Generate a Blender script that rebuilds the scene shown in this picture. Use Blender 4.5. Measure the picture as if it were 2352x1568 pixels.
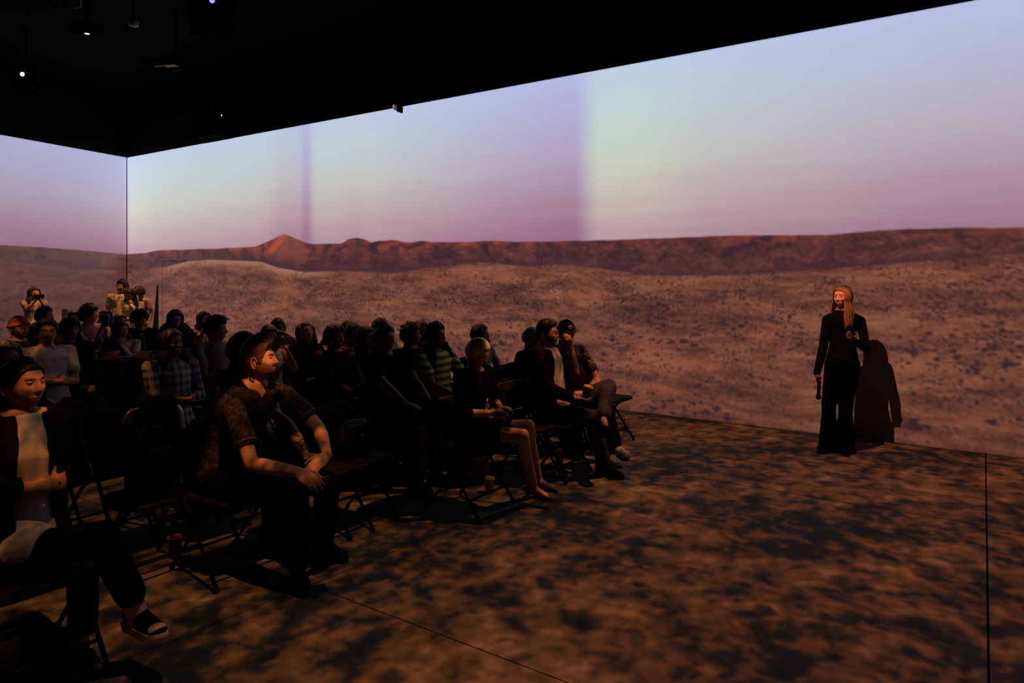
import bpy, bmesh, math, random
import numpy as np
from mathutils import Vector, Matrix, noise as mnoise
for o in list(bpy.data.objects): bpy.data.objects.remove(o)
SC = bpy.context.scene
COL = SC.collection
random.seed(7)
R = math.radians
PI = math.pi
# ------------------------------------------------------------------ geometry of the view
F = 1640.0; DF = F/1760.0; HZ = 632.0; EYE = 1.7
_n = math.hypot(2340, F); CT, ST = 2340/_n, F/_n          # camera turned 35 deg from the long wall
DC = EYE*F/174; XC = (292-1176)/174*EYE
CAMX, CAMY = -XC*CT+DC*ST, -XC*ST-DC*CT
def W(px, py, D, z=None):
    """pixel + distance -> world point (x along the long wall, y into the wall, z up)"""
    d = D*DF; X = (px-1176)/F*d
    zz = EYE-(py-HZ)/F*d if z is None else z
    rx, ry = X-XC, d-DC
    return Vector((rx*CT-ry*ST, rx*ST+ry*CT, zz))
def FL(px, py):                                            # point of the floor under a pixel
    return W(px, py, EYE*1760/(py-HZ), 0.0)
def WALLPT(px, py):                                        # point of the long wall (plane y=0) under a pixel
    k = (px-1176)/F; dx, dy = k*CT-ST, k*ST+CT
    d = -CAMY/dy
    return CAMX+dx*d, EYE-(py-HZ)/F*d
LDIR = Vector((609*CT-F*ST, 609*ST+F*CT)); LDIR.normalize(); LDIR = -LDIR    # left wall, from the corner into the room
def LEFTPT(px, py):
    k = (px-1176)/F; dx, dy = k*CT-ST, k*ST+CT
    # CAM + d*(dx,dy) = t*LDIR
    den = dx*LDIR.y-dy*LDIR.x
    d = (-CAMX*LDIR.y+CAMY*LDIR.x)/den
    x, y = CAMX+dx*d, CAMY+dy*d
    return -math.hypot(x, y), EYE-(py-HZ)/F*d
SCR_H = 4.34
# ------------------------------------------------------------------ camera, world, exposure
cd = bpy.data.cameras.new('camera'); cam = bpy.data.objects.new('camera', cd); COL.objects.link(cam)
cam.location = (CAMX, CAMY, EYE); cam.rotation_euler = (R(90), 0, math.atan2(ST, CT))
cd.sensor_width = 36; cd.lens = F/2352*36; cd.shift_y = -(784-HZ)/2352; cd.clip_start = .05; cd.clip_end = 100
SC.camera = cam
wd = bpy.data.worlds.new('world'); SC.world = wd; wd.use_nodes = True
wd.node_tree.nodes['Background'].inputs[0].default_value = (0, 0, 0, 1)
SC.view_settings.view_transform = 'Standard'; SC.view_settings.look = 'None'
SC.view_settings.exposure = 0.0; SC.view_settings.gamma = 1; SC.view_settings.use_curve_mapping = False
try:
    SC.cycles.max_bounces = 5; SC.cycles.diffuse_bounces = 3; SC.cycles.use_adaptive_sampling = False
    SC.cycles.caustics_reflective = False; SC.cycles.caustics_refractive = False
    SC.cycles.sample_clamp_indirect = 3.0; SC.cycles.use_denoising = True; SC.cycles.use_light_tree = True
except Exception: pass
# ------------------------------------------------------------------ node helper
def lin(c):
    c = [x/255 for x in c]
    return tuple(x/12.92 if x <= .04045 else ((x+.055)/1.055)**2.4 for x in c)+(1.0,)
class G:
    def __init__(s, nt): s.t = nt; s.gain = None
    def put(s, sock, v):
        if isinstance(v, bpy.types.NodeSocket): s.t.links.new(v, sock)
        elif isinstance(v, (tuple, list)) and sock.type == 'VECTOR': sock.default_value = v[:3]
        else: sock.default_value = v
    def m(s, op, a, b=0.0, c=0.0, clamp=False):
        n = s.t.nodes.new('ShaderNodeMath'); n.operation = op; n.use_clamp = clamp
        s.put(n.inputs[0], a); s.put(n.inputs[1], b); s.put(n.inputs[2], c); return n.outputs[0]
    def vec(s, x, y=0.0, z=0.0):
        n = s.t.nodes.new('ShaderNodeCombineXYZ'); s.put(n.inputs[0], x); s.put(n.inputs[1], y); s.put(n.inputs[2], z); return n.outputs[0]
    def sep(s, v):
        n = s.t.nodes.new('ShaderNodeSeparateXYZ'); s.put(n.inputs[0], v); return n.outputs
    def vm(s, op, a, b):
        n = s.t.nodes.new('ShaderNodeVectorMath'); n.operation = op; s.put(n.inputs[0], a); s.put(n.inputs[1], b); return n.outputs[0]
    def noise(s, v, sc, det=3.0, ro=.55, dist=0.0, col=False):
        n = s.t.nodes.new('ShaderNodeTexNoise'); s.put(n.inputs['Vector'], v); n.inputs['Scale'].default_value = sc
        n.inputs['Detail'].default_value = det; n.inputs['Roughness'].default_value = ro; n.inputs['Distortion'].default_value = dist
        return n.outputs['Color' if col else 'Fac']
    def vor(s, v, sc, rnd=1.0):
        n = s.t.nodes.new('ShaderNodeTexVoronoi'); s.put(n.inputs['Vector'], v); n.inputs['Scale'].default_value = sc
        n.inputs['Randomness'].default_value = rnd; return n.outputs['Distance'], n.outputs['Color']
    def ss(s, x, a, b):                                     # smoothstep from a to b
        n = s.t.nodes.new('ShaderNodeMapRange'); n.interpolation_type = 'SMOOTHSTEP'; s.put(n.inputs[0], x)
        s.put(n.inputs[1], a); s.put(n.inputs[2], b); return n.outputs[0]
    def mix(s, f, a, b, mode='MIX'):
        n = s.t.nodes.new('ShaderNodeMix'); n.data_type = 'RGBA'; n.blend_type = mode
        s.put(n.inputs[0], f); s.put(n.inputs[6], a); s.put(n.inputs[7], b); return n.outputs[2]
    def em(s, c):
        n = s.t.nodes.new('ShaderNodeEmission'); s.put(n.inputs[0], c)
        if s.gain is not None: s.put(n.inputs[1], s.gain)
        return n.outputs[0]
    def mixsh(s, f, a, b):
        n = s.t.nodes.new('ShaderNodeMixShader'); s.put(n.inputs[0], f)
        if a is not None: s.put(n.inputs[1], a)
        s.put(n.inputs[2], b); return n.outputs[0]
    def ramp(s, f, stops):
        n = s.t.nodes.new('ShaderNodeValToRGB'); s.put(n.inputs[0], f); e = n.color_ramp.elements
        while len(e) < len(stops): e.new(.5)
        for q, (p, c) in zip(e, stops): q.position = p
        for q, (p, c) in zip(e, stops): q.color = c
        return n.outputs[0]
    def curve(s, x, pts, x0, x1, y0, y1):                   # piecewise linear y(x)
        n = s.t.nodes.new('ShaderNodeFloatCurve'); c = n.mapping.curves[0]
        P = sorted(((min(max((a-x0)/(x1-x0), 0), 1), min(max((b-y0)/(y1-y0), 0), 1)) for a, b in pts))
        while len(c.points) < len(P): c.points.new(.5, .5)
        for q, p in zip(c.points, P): q.location = p; q.handle_type = 'VECTOR'
        n.mapping.update()
        s.put(n.inputs['Value'], s.m('DIVIDE', s.m('SUBTRACT', x, x0), x1-x0, clamp=True))
        return s.m('ADD', s.m('MULTIPLY', n.outputs[0], y1-y0), y0)
def new_group(name, ins, outs):
    t = bpy.data.node_groups.new(name, 'ShaderNodeTree')
    for i in ins: t.interface.new_socket(i, in_out='INPUT', socket_type='NodeSocketFloat')
    for i, k in outs: t.interface.new_socket(i, in_out='OUTPUT', socket_type=k)
    gi, go = t.nodes.new('NodeGroupInput'), t.nodes.new('NodeGroupOutput')
    return t, gi.outputs, go.inputs
# ------------------------------------------------------------------ the projected pictures
def panorama_group():
    t, I, O = new_group('desert_panorama', ['u', 'v', 'gain'], [('c', 'NodeSocketShader')]); g = G(t)
    u, v = I[0], I[1]; g.gain = I[2]
    sky_px = [(292,584),(335,581),(360,575),(500,571),(585,567),(612,556),(632,551),(653,551),(668,552),(690,556),(712,560),(785,560),(797,550),(818,546),(838,550),(853,557),(872,553),(905,551),(940,558),(968,553),(990,556),(1060,556),(1140,553),(1185,556),(1350,553),(1500,548),(1680,541),(1900,540),(1990,532),(2080,526),(2200,524),(2352,523)]
    skyl = [WALLPT(*p) for p in sky_px]+[LEFTPT(0, 563), LEFTPT(100, 568), LEFTPT(200, 576), LEFTPT(285, 584), (-8, 2.2), (20, 2.1)]
    foot_px = [(292,618),(380,612),(430,600),(480,596),(545,598),(600,601),(640,615),(700,624),(800,622),(900,626),(1000,612),(1100,601),(1200,611),(1300,605),(1400,620),(1500,632),(1700,632),(1900,618),(2100,600),(2352,580)]
    foot = [WALLPT(*p) for p in foot_px]+[LEFTPT(0, 596), LEFTPT(120, 612), LEFTPT(285, 620), (-8, 1.95), (20, 1.8)]
    sk = g.curve(u, skyl, -8, 20, 1.5, 2.7)
    ft = g.curve(u, foot, -8, 20, 1.2, 2.6)
    wob = g.m('MULTIPLY', g.m('SUBTRACT', g.noise(g.vec(u, 0, 0), 3.0, 3), .5), .03)
    sk = g.m('ADD', sk, wob)
    k0, k1, k2 = WALLPT(653, 537), WALLPT(608, 558), WALLPT(704, 558)
    pk = g.m('SUBTRACT', k0[1], g.m('MAXIMUM', g.m('MULTIPLY', g.m('SUBTRACT', k0[0], u), (k0[1]-k1[1])/(k0[0]-k1[0])), g.m('MULTIPLY', g.m('SUBTRACT', u, k0[0]), (k0[1]-k2[1])/(k2[0]-k0[0]))))
    sk = g.m('MAXIMUM', sk, g.m('ADD', pk, g.m('MULTIPLY', wob, .5)))
    # colour drift inside each projector's field
    a1, a2 = WALLPT(690, 500)[0], WALLPT(713, 500)[0]; b1, b2 = WALLPT(1322, 400)[0], WALLPT(1372, 400)[0]
    lil = g.curve(u, [(-8, .75), (-.02, .95), (0, .05), (1.5, .12), (a1-.9, .3), (a1, .55), (a1+.12, .95), (a2-.05, .9), (a2+.1, .25), (a2+1.5, .25), (b1-1.2, .8), (b1, 1.0), (b2, -.0), (b2+.6, .0), (13.3, .3), (15, .62), (17, .85), (20, 1)], -8, 20, 0, 1)
    tsky = g.m('DIVIDE', g.m('SUBTRACT', v, sk), 2.2, clamp=True)
    streak = g.noise(g.vec(g.m('MULTIPLY', u, .35), g.m('ADD', g.m('MULTIPLY', v, 5.0), g.m('MULTIPLY', u, .12)), 3.1), 1.6, 4)
    tsky2 = g.m('ADD', tsky, g.m('MULTIPLY', g.m('SUBTRACT', streak, .5), .16), clamp=True)
    cool = g.ramp(tsky2, [(0, lin((183,150,160))), (.2, lin((196,178,176))), (.45, lin((200,206,192))), (.75, lin((194,212,212))), (1, lin((190,205,228)))])
    lila = g.ramp(tsky2, [(0, lin((150,104,130))), (.2, lin((165,124,150))), (.5, lin((176,158,190))), (.8, lin((178,174,215))), (1, lin((182,184,226)))])
    sky = g.mix(lil, cool, lila)
    # mesa band
    bt = g.m('DIVIDE', g.m('SUBTRACT', v, ft), g.m('MAXIMUM', g.m('SUBTRACT', sk, ft), .03), clamp=True)
    gul = g.noise(g.vec(g.m('MULTIPLY', u, 1.1), g.m('MULTIPLY', v, 2.2), 0), 2.2, 6, .66, .9)
    fine = g.noise(g.vec(g.m('MULTIPLY', u, 1.0), g.m('MULTIPLY', v, 1.6), 7), 18, 5, .8)
    mesa = g.ramp(g.m('ADD', g.m('MULTIPLY', gul, .55), g.m('MULTIPLY', fine, .46)), [(.36, lin((44,27,36))), (.46, lin((66,38,44))), (.56, lin((94,52,50))), (.68, lin((140,76,62)))])
    warm = g.curve(u, [(-8, .1), (0, .15), (.8, .5), (5.5, .9), (6.2, .6), (10, .75), (11.6, .15), (13.2, .1), (14.0, .5), (14.5, .25), (15.2, .15), (16.5, .5), (20, .5)], -8, 20, 0, 1)
    wm = g.m('MULTIPLY', g.m('MULTIPLY', warm, g.ss(bt, .45, 1.0)), g.ss(gul, .42, .62))
    mesa = g.mix(g.m('MULTIPLY', wm, .8), mesa, lin((160,66,46)))
    pu, pv = WALLPT(634, 562)
    blob = g.m('MULTIPLY', g.ss(g.m('ABSOLUTE', g.m('SUBTRACT', g.m('ADD', u, g.m('MULTIPLY', g.m('SUBTRACT', v, pv), -1.3)), pu)), .17, .05), g.ss(v, pv-.22, pv-.06))
    mesa = g.mix(g.m('MULTIPLY', blob, .8), mesa, lin((182,74,50)))
    qu, qv = WALLPT(668, 590)
    b2_ = g.m('MULTIPLY', g.ss(g.m('ABSOLUTE', g.m('SUBTRACT', u, qu)), .62, .2), g.ss(bt, .15, .5))
    mesa = g.mix(g.m('MULTIPLY', b2_, g.m('MULTIPLY', fine, .9)), mesa, lin((150,78,62)))
    dark = g.m('MULTIPLY', g.ss(bt, .28, .0), .65)
    mesa = g.mix(dark, mesa, lin((62,38,50)))
    # plain: everything gets larger towards the lower edge of the picture
    dep = g.m('SUBTRACT', ft, v)
    n1 = g.noise(g.vec(g.m('MULTIPLY', u, .55), g.m('MULTIPLY', v, 2.6), 1.3), 1.5, 4, .6, .6)
    n2 = g.noise(g.vec(u, g.m('MULTIPLY', v, 1.8), 5.3), 24, 4, .8)
    n3 = g.noise(g.vec(g.m('MULTIPLY', u, .7), g.m('MULTIPLY', v, 3.4), 9.3), 3.2, 4, .65, 1.0)
    k = g.m('ADD', g.m('ADD', g.m('MULTIPLY', n1, .36), g.m('MULTIPLY', n3, .30)), g.m('MULTIPLY', n2, .34))
    sand = g.ramp(k, [(.37, lin((56,32,30))), (.45, lin((90,51,42))), (.53, lin((118,71,56))), (.64, lin((156,104,84)))])
    sand = g.mix(g.m('MULTIPLY', g.ss(n1, .50, .66), .55), sand, lin((136,76,54)))
    lowdim = g.mix(g.m('MULTIPLY', g.ss(v, .9, .0), .50), (1, 1, 1, 1), lin((205,190,188)))
    sand = g.mix(1.0, sand, lowdim, 'MULTIPLY')
    hill = g.m('MULTIPLY', g.ss(dep, .16, .0), g.m('MULTIPLY', g.ss(u, .9, 2.2), g.ss(u, 7.4, 5.6)))
    sand = g.mix(g.m('MULTIPLY', hill, .7), sand, lin((176,126,98)))
    def shrubs(sc, thr, v0, v1, v2, v3, seed, dens):
        wx = g.noise(g.vec(u, g.m('MULTIPLY', v, 1.6), seed), sc*1.8, 3, .6, 0, True)
        q = g.vm('ADD', g.vec(u, g.m('MULTIPLY', v, 2.1), seed), g.vm('MULTIPLY', g.vm('SUBTRACT', wx, (.5, .5, .5)), (.9/sc, 1.3/sc, 0)))
        d, c = g.vor(q, sc)
        r = g.sep(c)[0]
        dn = g.noise(g.vec(g.m('MULTIPLY', u, .8), g.m('MULTIPLY', v, 2.6), seed+4), 2.3, 3, .65)
        size = g.m('MULTIPLY', g.m('ADD', g.m('MULTIPLY', g.m('POWER', r, 2.0), .68), .13), thr)
        size = g.m('MULTIPLY', size, g.ss(dn, dens, dens+.2))
        mk = g.ss(g.m('SUBTRACT', size, d), -.004, .028)
        band = g.m('MULTIPLY', g.ss(v, v0, v1), g.ss(v, v3, v2))
        return g.m('MULTIPLY', mk, band)
    s1 = shrubs(7.5, .80, -.5, -.2, .85, 1.35, 2.0, .41)
    s5 = shrubs(15, .80, -.5, -.3, 1.35, 1.7, 44.0, .39)
    s2 = shrubs(22, .84, .1, .5, 1.6, 1.85, 12.0, .39)
    s3 = shrubs(30, .90, .95, 1.35, 2.6, 2.8, 22.0, .40)
    sh = g.m('MAXIMUM', g.m('MAXIMUM', s1, s5), g.m('MAXIMUM', s2, s3))
    plain = g.mix(g.m('MULTIPLY', sh, .93), sand, lin((44,29,38)))
    lt = g.ss(g.noise(g.vec(u, g.m('MULTIPLY', v, 1.5), 3), 42, 2, .6), .66, .76)
    plain = g.mix(g.m('MULTIPLY', lt, .30), plain, lin((190,150,125)))
    plain = g.mix(g.ss(u, .02, -.02), plain, g.mix(1.0, plain, (.72, .62, .80, 1), 'MULTIPLY'))
    land = g.mixsh(g.ss(dep, -.012, .02), g.em(mesa), g.em(plain))
    g.put(O[0], g.mixsh(g.ss(g.m('SUBTRACT', v, sk), -.006, .012), land, g.em(sky))); return t
def ground_group():
    t, I, O = new_group('desert_ground', ['u', 'v', 'gain'], [('c', 'NodeSocketShader')]); g = G(t)
    x, y = I[0], I[1]; g.gain = I[2]; p = g.vec(x, y, 0)
    a = g.noise(p, .8, 3, .6, .5)
    b = g.noise(g.vec(g.m('MULTIPLY', x, 1.25), y, 0), 4.6, 3, .55, .3)
    c = g.noise(p, 13.0, 3, .6)
    k = g.m('ADD', g.m('ADD', g.m('MULTIPLY', a, .34), g.m('MULTIPLY', b, .42)), g.m('MULTIPLY', c, .24))
    col = g.ramp(k, [(.40, lin((24,20,19))), (.455, lin((42,29,22))), (.505, lin((92,54,30))), (.56, lin((124,72,42))), (.64, lin((165,104,68)))])
    hue = g.ss(x, 12.3, 15.8); col = g.mix(1.0, col, g.mix(hue, (.98, .97, .72, 1), (1.12, .95, .98, 1)), 'MULTIPLY')
    yel = g.m('MULTIPLY', g.ss(g.noise(g.vec(x, y, 8), 1.6, 2), .52, .66), .6)
    col = g.mix(yel, col, g.mix(1.0, col, (1.1, 1.02, .55, 1), 'MULTIPLY'))
    d, cc = g.vor(g.vm('ADD', p, g.vm('MULTIPLY', g.noise(p, 2.2, 3, .6, 0, True), (.35, .35, 0))), 4.2)
    spot = g.m('MULTIPLY', g.ss(d, .42, .16), g.ss(g.sep(cc)[0], .45, .6))
    col = g.mix(g.m('MULTIPLY', spot, .85), col, lin((22,20,22)))
    g.put(O[0], g.em(col)); return t
PANO, GRND = panorama_group(), ground_group()
def projector_light(name, loc, rot, dist, u0, v0, ulim, vlim, group, gain=1.0, soft=.02, albedo=.33, cone=118):
    """a spot lamp that throws a picture on the plane `dist` in front of it (direction / |z| gives the place on that plane)"""
    L = bpy.data.lights.new(name, 'SPOT'); L.energy = 4*PI*PI*dist*dist/albedo*gain
    L.spot_size = R(cone); L.spot_blend = 0; L.shadow_soft_size = .012; L.use_nodes = True
    t = L.node_tree; g = G(t); em = t.nodes['Emission']
    tc = t.nodes.new('ShaderNodeTexCoord'); s = g.sep(tc.outputs['Normal'])
    az = g.m('MAXIMUM', g.m('ABSOLUTE', s[2]), .05)
    u = g.m('ADD', g.m('MULTIPLY', g.m('DIVIDE', s[0], az), dist), u0)
    v = g.m('ADD', g.m('MULTIPLY', g.m('DIVIDE', s[1], az), dist), v0)
    n = t.nodes.new('ShaderNodeGroup'); n.node_tree = group
    g.put(n.inputs[0], u); g.put(n.inputs[1], v)
    mk = g.m('MULTIPLY', g.m('MULTIPLY', g.m('DIVIDE', g.m('SUBTRACT', u, ulim[0]-soft/2), soft, clamp=True), g.m('DIVIDE', g.m('SUBTRACT', ulim[1]+soft/2, u), soft, clamp=True)),
             g.m('MULTIPLY', g.m('DIVIDE', g.m('SUBTRACT', v, vlim[0]-soft/2), soft, clamp=True), g.m('DIVIDE', g.m('SUBTRACT', vlim[1]+soft/2, v), soft, clamp=True)))
    t.nodes.remove(em); g.put(n.inputs[2], g.m('DIVIDE', 1.0, g.m('POWER', az, 3.0)))
    g.put(t.nodes['Light Output'].inputs[0], g.mixsh(mk, None, n.outputs[0]))
    o = bpy.data.objects.new(name, L); o.location = loc; o.rotation_euler = rot; COL.objects.link(o); return o
PZ = 4.75
SEAM1, SEAM2 = WALLPT(702, 500)[0], WALLPT(1345, 400)[0]
for x, lo, hi, y, z in ((3.2, 0.0, SEAM1, -3.95, 4.58), (8.9, SEAM1, SEAM2, -3.9, 4.60), (13.95, SEAM2, 17.6, -4.2, PZ)):
    projector_light('projector_lamp', (x, y, z), (R(90), 0, 0), -y, x, z, (lo, hi), (0.0, SCR_H), PANO)
_t = 3.2; _c = LDIR*_t; _nin = Vector((-LDIR.y, LDIR.x))                        # room side of the left wall
projector_light('projector_lamp', (_c.x+_nin.x*3.7, _c.y+_nin.y*3.7, PZ), (R(90), 0, math.atan2(_nin.x, -_nin.y)), 3.7, -_t, PZ, (-6.8, 0), (0.0, SCR_H), PANO, .82)
FLOOR_ALB = .10
for x0, x1, y0, y1 in ((1.5, 7.5, -4.6, 0), (7.5, 12.2, -4.6, 0), (12.2, 17.6, -4.6, 0), (2.0, 7.5, -9.2, -4.6), (7.5, 12.2, -9.2, -4.6), (12.2, 17.6, -9.2, -4.6)):
    cx, cy = (x0+x1)/2, (y0+y1)/2
    projector_light('floor_projector_lamp', (cx, cy, 5.0), (0, 0, 0), 5.0, cx, cy, (x0, x1), (y0, y1-.03 if y1 == 0 else y1), GRND, .37 if x0 > 12 else .42 if (x0 < 2 and y1 == 0) else .20, .05, FLOOR_ALB, 72)

# ------------------------------------------------------------------ materials
MATS = {}
def mat(name, col, rough=.7, spec=.3, bump=0.0, bscale=60, metal=0.0, var=0.0, emit=None, es=0.0, alpha=None, trans=0.0, sheen=0.0):
    if name in MATS: return MATS[name]
    m = bpy.data.materials.new(name); m.use_nodes = True; t = m.node_tree; b = t.nodes['Principled BSDF']; g = G(t)
    c = lin(col) if max(col) > 1 else tuple(col)+(1,)
    tc = t.nodes.new('ShaderNodeTexCoord').outputs['Object']
    if var:
        nn = g.noise(tc, 9, 4)
        g.put(b.inputs['Base Color'], g.mix(nn, tuple(x*(1-var) for x in c[:3])+(1,), tuple(min(1, x*(1+var)) for x in c[:3])+(1,)))
    else: b.inputs['Base Color'].default_value = c
    b.inputs['Roughness'].default_value = rough; b.inputs['Specular IOR Level'].default_value = spec; b.inputs['Metallic'].default_value = metal
    if sheen: b.inputs['Sheen Weight'].default_value = sheen
    if trans: b.inputs['Transmission Weight'].default_value = trans
    if emit: b.inputs['Emission Color'].default_value = lin(emit); b.inputs['Emission Strength'].default_value = es
    if bump:
        bn = t.nodes.new('ShaderNodeBump'); bn.inputs['Strength'].default_value = bump; bn.inputs['Distance'].default_value = .01
        g.put(bn.inputs['Height'], g.noise(tc, bscale, 4)); t.links.new(bn.outputs[0], b.inputs['Normal'])
    MATS[name] = m; return m
def pat_mat(name, fn, rough=.8, spec=.2):
    """cloth with a printed or woven pattern: fn(g, objectcoord) -> colour"""
    if name in MATS: return MATS[name]
    m = bpy.data.materials.new(name); m.use_nodes = True; t = m.node_tree; b = t.nodes['Principled BSDF']; g = G(t)
    tc = t.nodes.new('ShaderNodeTexCoord').outputs['Object']
    g.put(b.inputs['Base Color'], fn(g, tc)); b.inputs['Roughness'].default_value = rough; b.inputs['Specular IOR Level'].default_value = spec
    MATS[name] = m; return m
M_SCREEN = mat('pale grey screen paint', (.33, .33, .33), .95, 0.0)
M_BLACKWALL = mat('matt black paint', (.006, .006, .007), .95, 0.05)
M_CEIL = mat('black ceiling', (.004, .004, .005), .95, 0.03)
def floor_mat():
    m = bpy.data.materials.new('polished concrete'); m.use_nodes = True; t = m.node_tree; b = t.nodes['Principled BSDF']; g = G(t)
    tc = t.nodes.new('ShaderNodeTexCoord').outputs['Object']
    g.put(b.inputs['Base Color'], g.ramp(g.noise(tc, 3, 6, .7), [(.3, (.083, .079, .075, 1)), (.7, (.120, .114, .108, 1))]))
    b.inputs['Roughness'].default_value = .85; b.inputs['Specular IOR Level'].default_value = .05; return m
M_FLOOR = floor_mat(); M_JOINT = mat('dark joint filler', (.01, .01, .01), .9, .1)
# ------------------------------------------------------------------ object helpers
def link(name, me, m=None, parent=None, loc=None):
    o = bpy.data.objects.new(name, me); COL.objects.link(o)
    if m is not None and me is not None:
        for q in (m if isinstance(m, (list, tuple)) else [m]): me.materials.append(q)
    if parent is not None: o.parent = parent
    if loc is not None: o.location = loc
    return o
def tag(o, label, cat, group=None, kind=None):
    o['label'] = label; o['category'] = cat
    if group: o['group'] = group
    if kind: o['kind'] = kind
    return o
def empty(name, label, cat, loc=(0, 0, 0), rz=0.0, group=None):
    o = bpy.data.objects.new(name, None); COL.objects.link(o); o.location = loc; o.rotation_euler = (0, 0, rz); o.empty_display_size = .1
    return tag(o, label, cat, group)
def copy_tree(o, parent=None):
    c = o.copy(); COL.objects.link(c)
    if parent is not None: c.parent = parent
    for ch in [x for x in KIDS.get(o.name, [])]: KIDS.setdefault(c.name, []).append(copy_tree(ch, c))
    return c
KIDS = {}
def part(name, me, m, parent):
    o = link(name, me, m, parent); KIDS.setdefault(parent.name, []).append(o); return o
class MB:
    """collects closed shapes, builds ONE mesh"""
    def __init__(s): s.v = []; s.f = []; s.mi = []
    def add(s, vs, fs, mi=0):
        o = len(s.v); s.v += [tuple(q) for q in vs]; s.f += [tuple(i+o for i in f) for f in fs]; s.mi += [mi]*len(fs); return s
    def box(s, c, h, rot=None, mi=0):
        M = rot if rot is not None else Matrix.Identity(3); c = Vector(c)
        vs = [c+M @ Vector((h[0]*a, h[1]*b, h[2]*d)) for a in (-1, 1) for b in (-1, 1) for d in (-1, 1)]
        return s.add(vs, [(0, 1, 3, 2), (4, 6, 7, 5), (0, 4, 5, 1), (2, 3, 7, 6), (0, 2, 6, 4), (1, 5, 7, 3)], mi)
    def loft(s, rings, mi=0, cap=True):
        n = len(rings[0]); vs = [p for r in rings for p in r]; fs = []
        for i in range(len(rings)-1):
            for j in range(n):
                a, b = i*n+j, i*n+(j+1) % n; fs.append((a, b, b+n, a+n))
        if cap: fs.append(tuple(range(n-1, -1, -1))); fs.append(tuple(range((len(rings)-1)*n, len(rings)*n)))
        return s.add(vs, fs, mi)
    def cone(s, p0, r0, p1, r1, n=12, mi=0, k=3):
        p0, p1 = Vector(p0), Vector(p1); a = p1-p0
        if a.length < 1e-6: a = Vector((0, 0, 1e-4))
        a.normalize(); x = a.orthogonal().normalized(); y = a.cross(x); rings = []
        def ring(c, r): return [c+x*(r*math.cos(2*PI*j/n))+y*(r*math.sin(2*PI*j/n)) for j in range(n)]
        for i in range(k): t = -PI/2+PI/2*(i+.35)/(k+.35); rings.append(ring(p0+a*(r0*math.sin(t)), r0*math.cos(t)))
        rings.append(ring(p0, r0)); rings.append(ring(p1, r1))
        for i in range(k): t = PI/2*(i+1)/(k+.35); rings.append(ring(p1+a*(r1*math.sin(t)), r1*math.cos(t)))
        return s.loft(rings, mi)
    def tube(s, pts, r, n=8, mi=0):
        pts = [Vector(p) for p in pts]; rr = r if isinstance(r, (list, tuple)) else [r]*len(pts); rings = []; x = None
        for i, p in enumerate(pts):
            a = (pts[min(i+1, len(pts)-1)]-pts[max(i-1, 0)]); a.normalize()
            x = (x-a*x.dot(a)) if x is not None else a.orthogonal()
            if x.length < 1e-5: x = a.orthogonal()
            x.normalize(); y = a.cross(x)
            rings.append([p+x*(rr[i]*math.cos(2*PI*j/n))+y*(rr[i]*math.sin(2*PI*j/n)) for j in range(n)])
        return s.loft(rings, mi)
    def lathe(s, prof, n=20, c=(0, 0, 0), mi=0, cap=True):
        return s.loft([[(c[0]+r*math.cos(2*PI*j/n), c[1]+r*math.sin(2*PI*j/n), c[2]+z) for j in range(n)] for r, z in prof], mi, cap)
    def ell(s, c, ax, n=14, k=8, mi=0):
        c = Vector(c); X, Y, Z = [Vector(q) for q in ax]; rings = []
        for i in range(k+1):
            t = -PI/2+PI*(i+.12)/(k+.24); rings.append([c+Z*math.sin(t)+(X*math.cos(2*PI*j/n)+Y*math.sin(2*PI*j/n))*math.cos(t) for j in range(n)])
        return s.loft(rings, mi)
    def mesh(s, name, smooth=True):
        me = bpy.data.meshes.new(name); me.from_pydata([tuple(v) for v in s.v], [], s.f); me.update()
        if any(s.mi): me.polygons.foreach_set('material_index', s.mi)
        if smooth: me.polygons.foreach_set('use_smooth', [True]*len(me.polygons))
        return me
def bevelled(me, w=.004, seg=2):
    bm = bmesh.new(); bm.from_mesh(me); bmesh.ops.recalc_face_normals(bm, faces=bm.faces)
    bmesh.ops.bevel(bm, geom=list(bm.edges), offset=w, segments=seg, affect='EDGES', profile=.6); bm.to_mesh(me); bm.free(); return me
def prism(poly, z0, z1):
    n = len(poly); return [(x, y, z0) for x, y in poly]+[(x, y, z1) for x, y in poly], [tuple(range(n-1, -1, -1)), tuple(range(n, 2*n))]+[(i, (i+1) % n, (i+1) % n+n, i+n) for i in range(n)]
def struct(name, me, m, parent=None):
    o = link(name, me, m, parent)
    if parent is None: o['kind'] = 'structure'
    return o
def wall_box(name, x0, y0, x1, y1, z0, z1, m, th=.15, side=1):
    d = Vector((x1-x0, y1-y0)); d.normalize(); nn = Vector((-d.y, d.x))*side*th
    vs, fs = prism([(x0, y0), (x1, y1), (x1+nn.x, y1+nn.y), (x0+nn.x, y0+nn.y)], z0, z1)
    return struct(name, MB().add(vs, fs).mesh(name, False), m)
# ------------------------------------------------------------------ the room
XR, YB = 23.5, -12.5; CZ = 5.7
le = LDIR*(-YB/-LDIR.y)
DOORX = (WALLPT(372, 700)[0], WALLPT(428, 700)[0]); DOORZ = WALLPT(428, 598)[1]
mb = MB()
for x0, x1, z0, z1 in ((0, DOORX[0], 0, SCR_H), (DOORX[1], XR, 0, SCR_H), (DOORX[0], DOORX[1], DOORZ, SCR_H)):
    mb.box(((x0+x1)/2, .075, (z0+z1)/2), ((x1-x0)/2, .075, (z1-z0)/2))
wb = struct('wall_back', mb.mesh('wall_back', False), M_SCREEN)
link('wall_top', MB().box((XR/2-.1, .10, (SCR_H+CZ)/2), (XR/2+.2, .075, (CZ-SCR_H)/2)).mesh('wt', False), M_BLACKWALL, wb)
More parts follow.
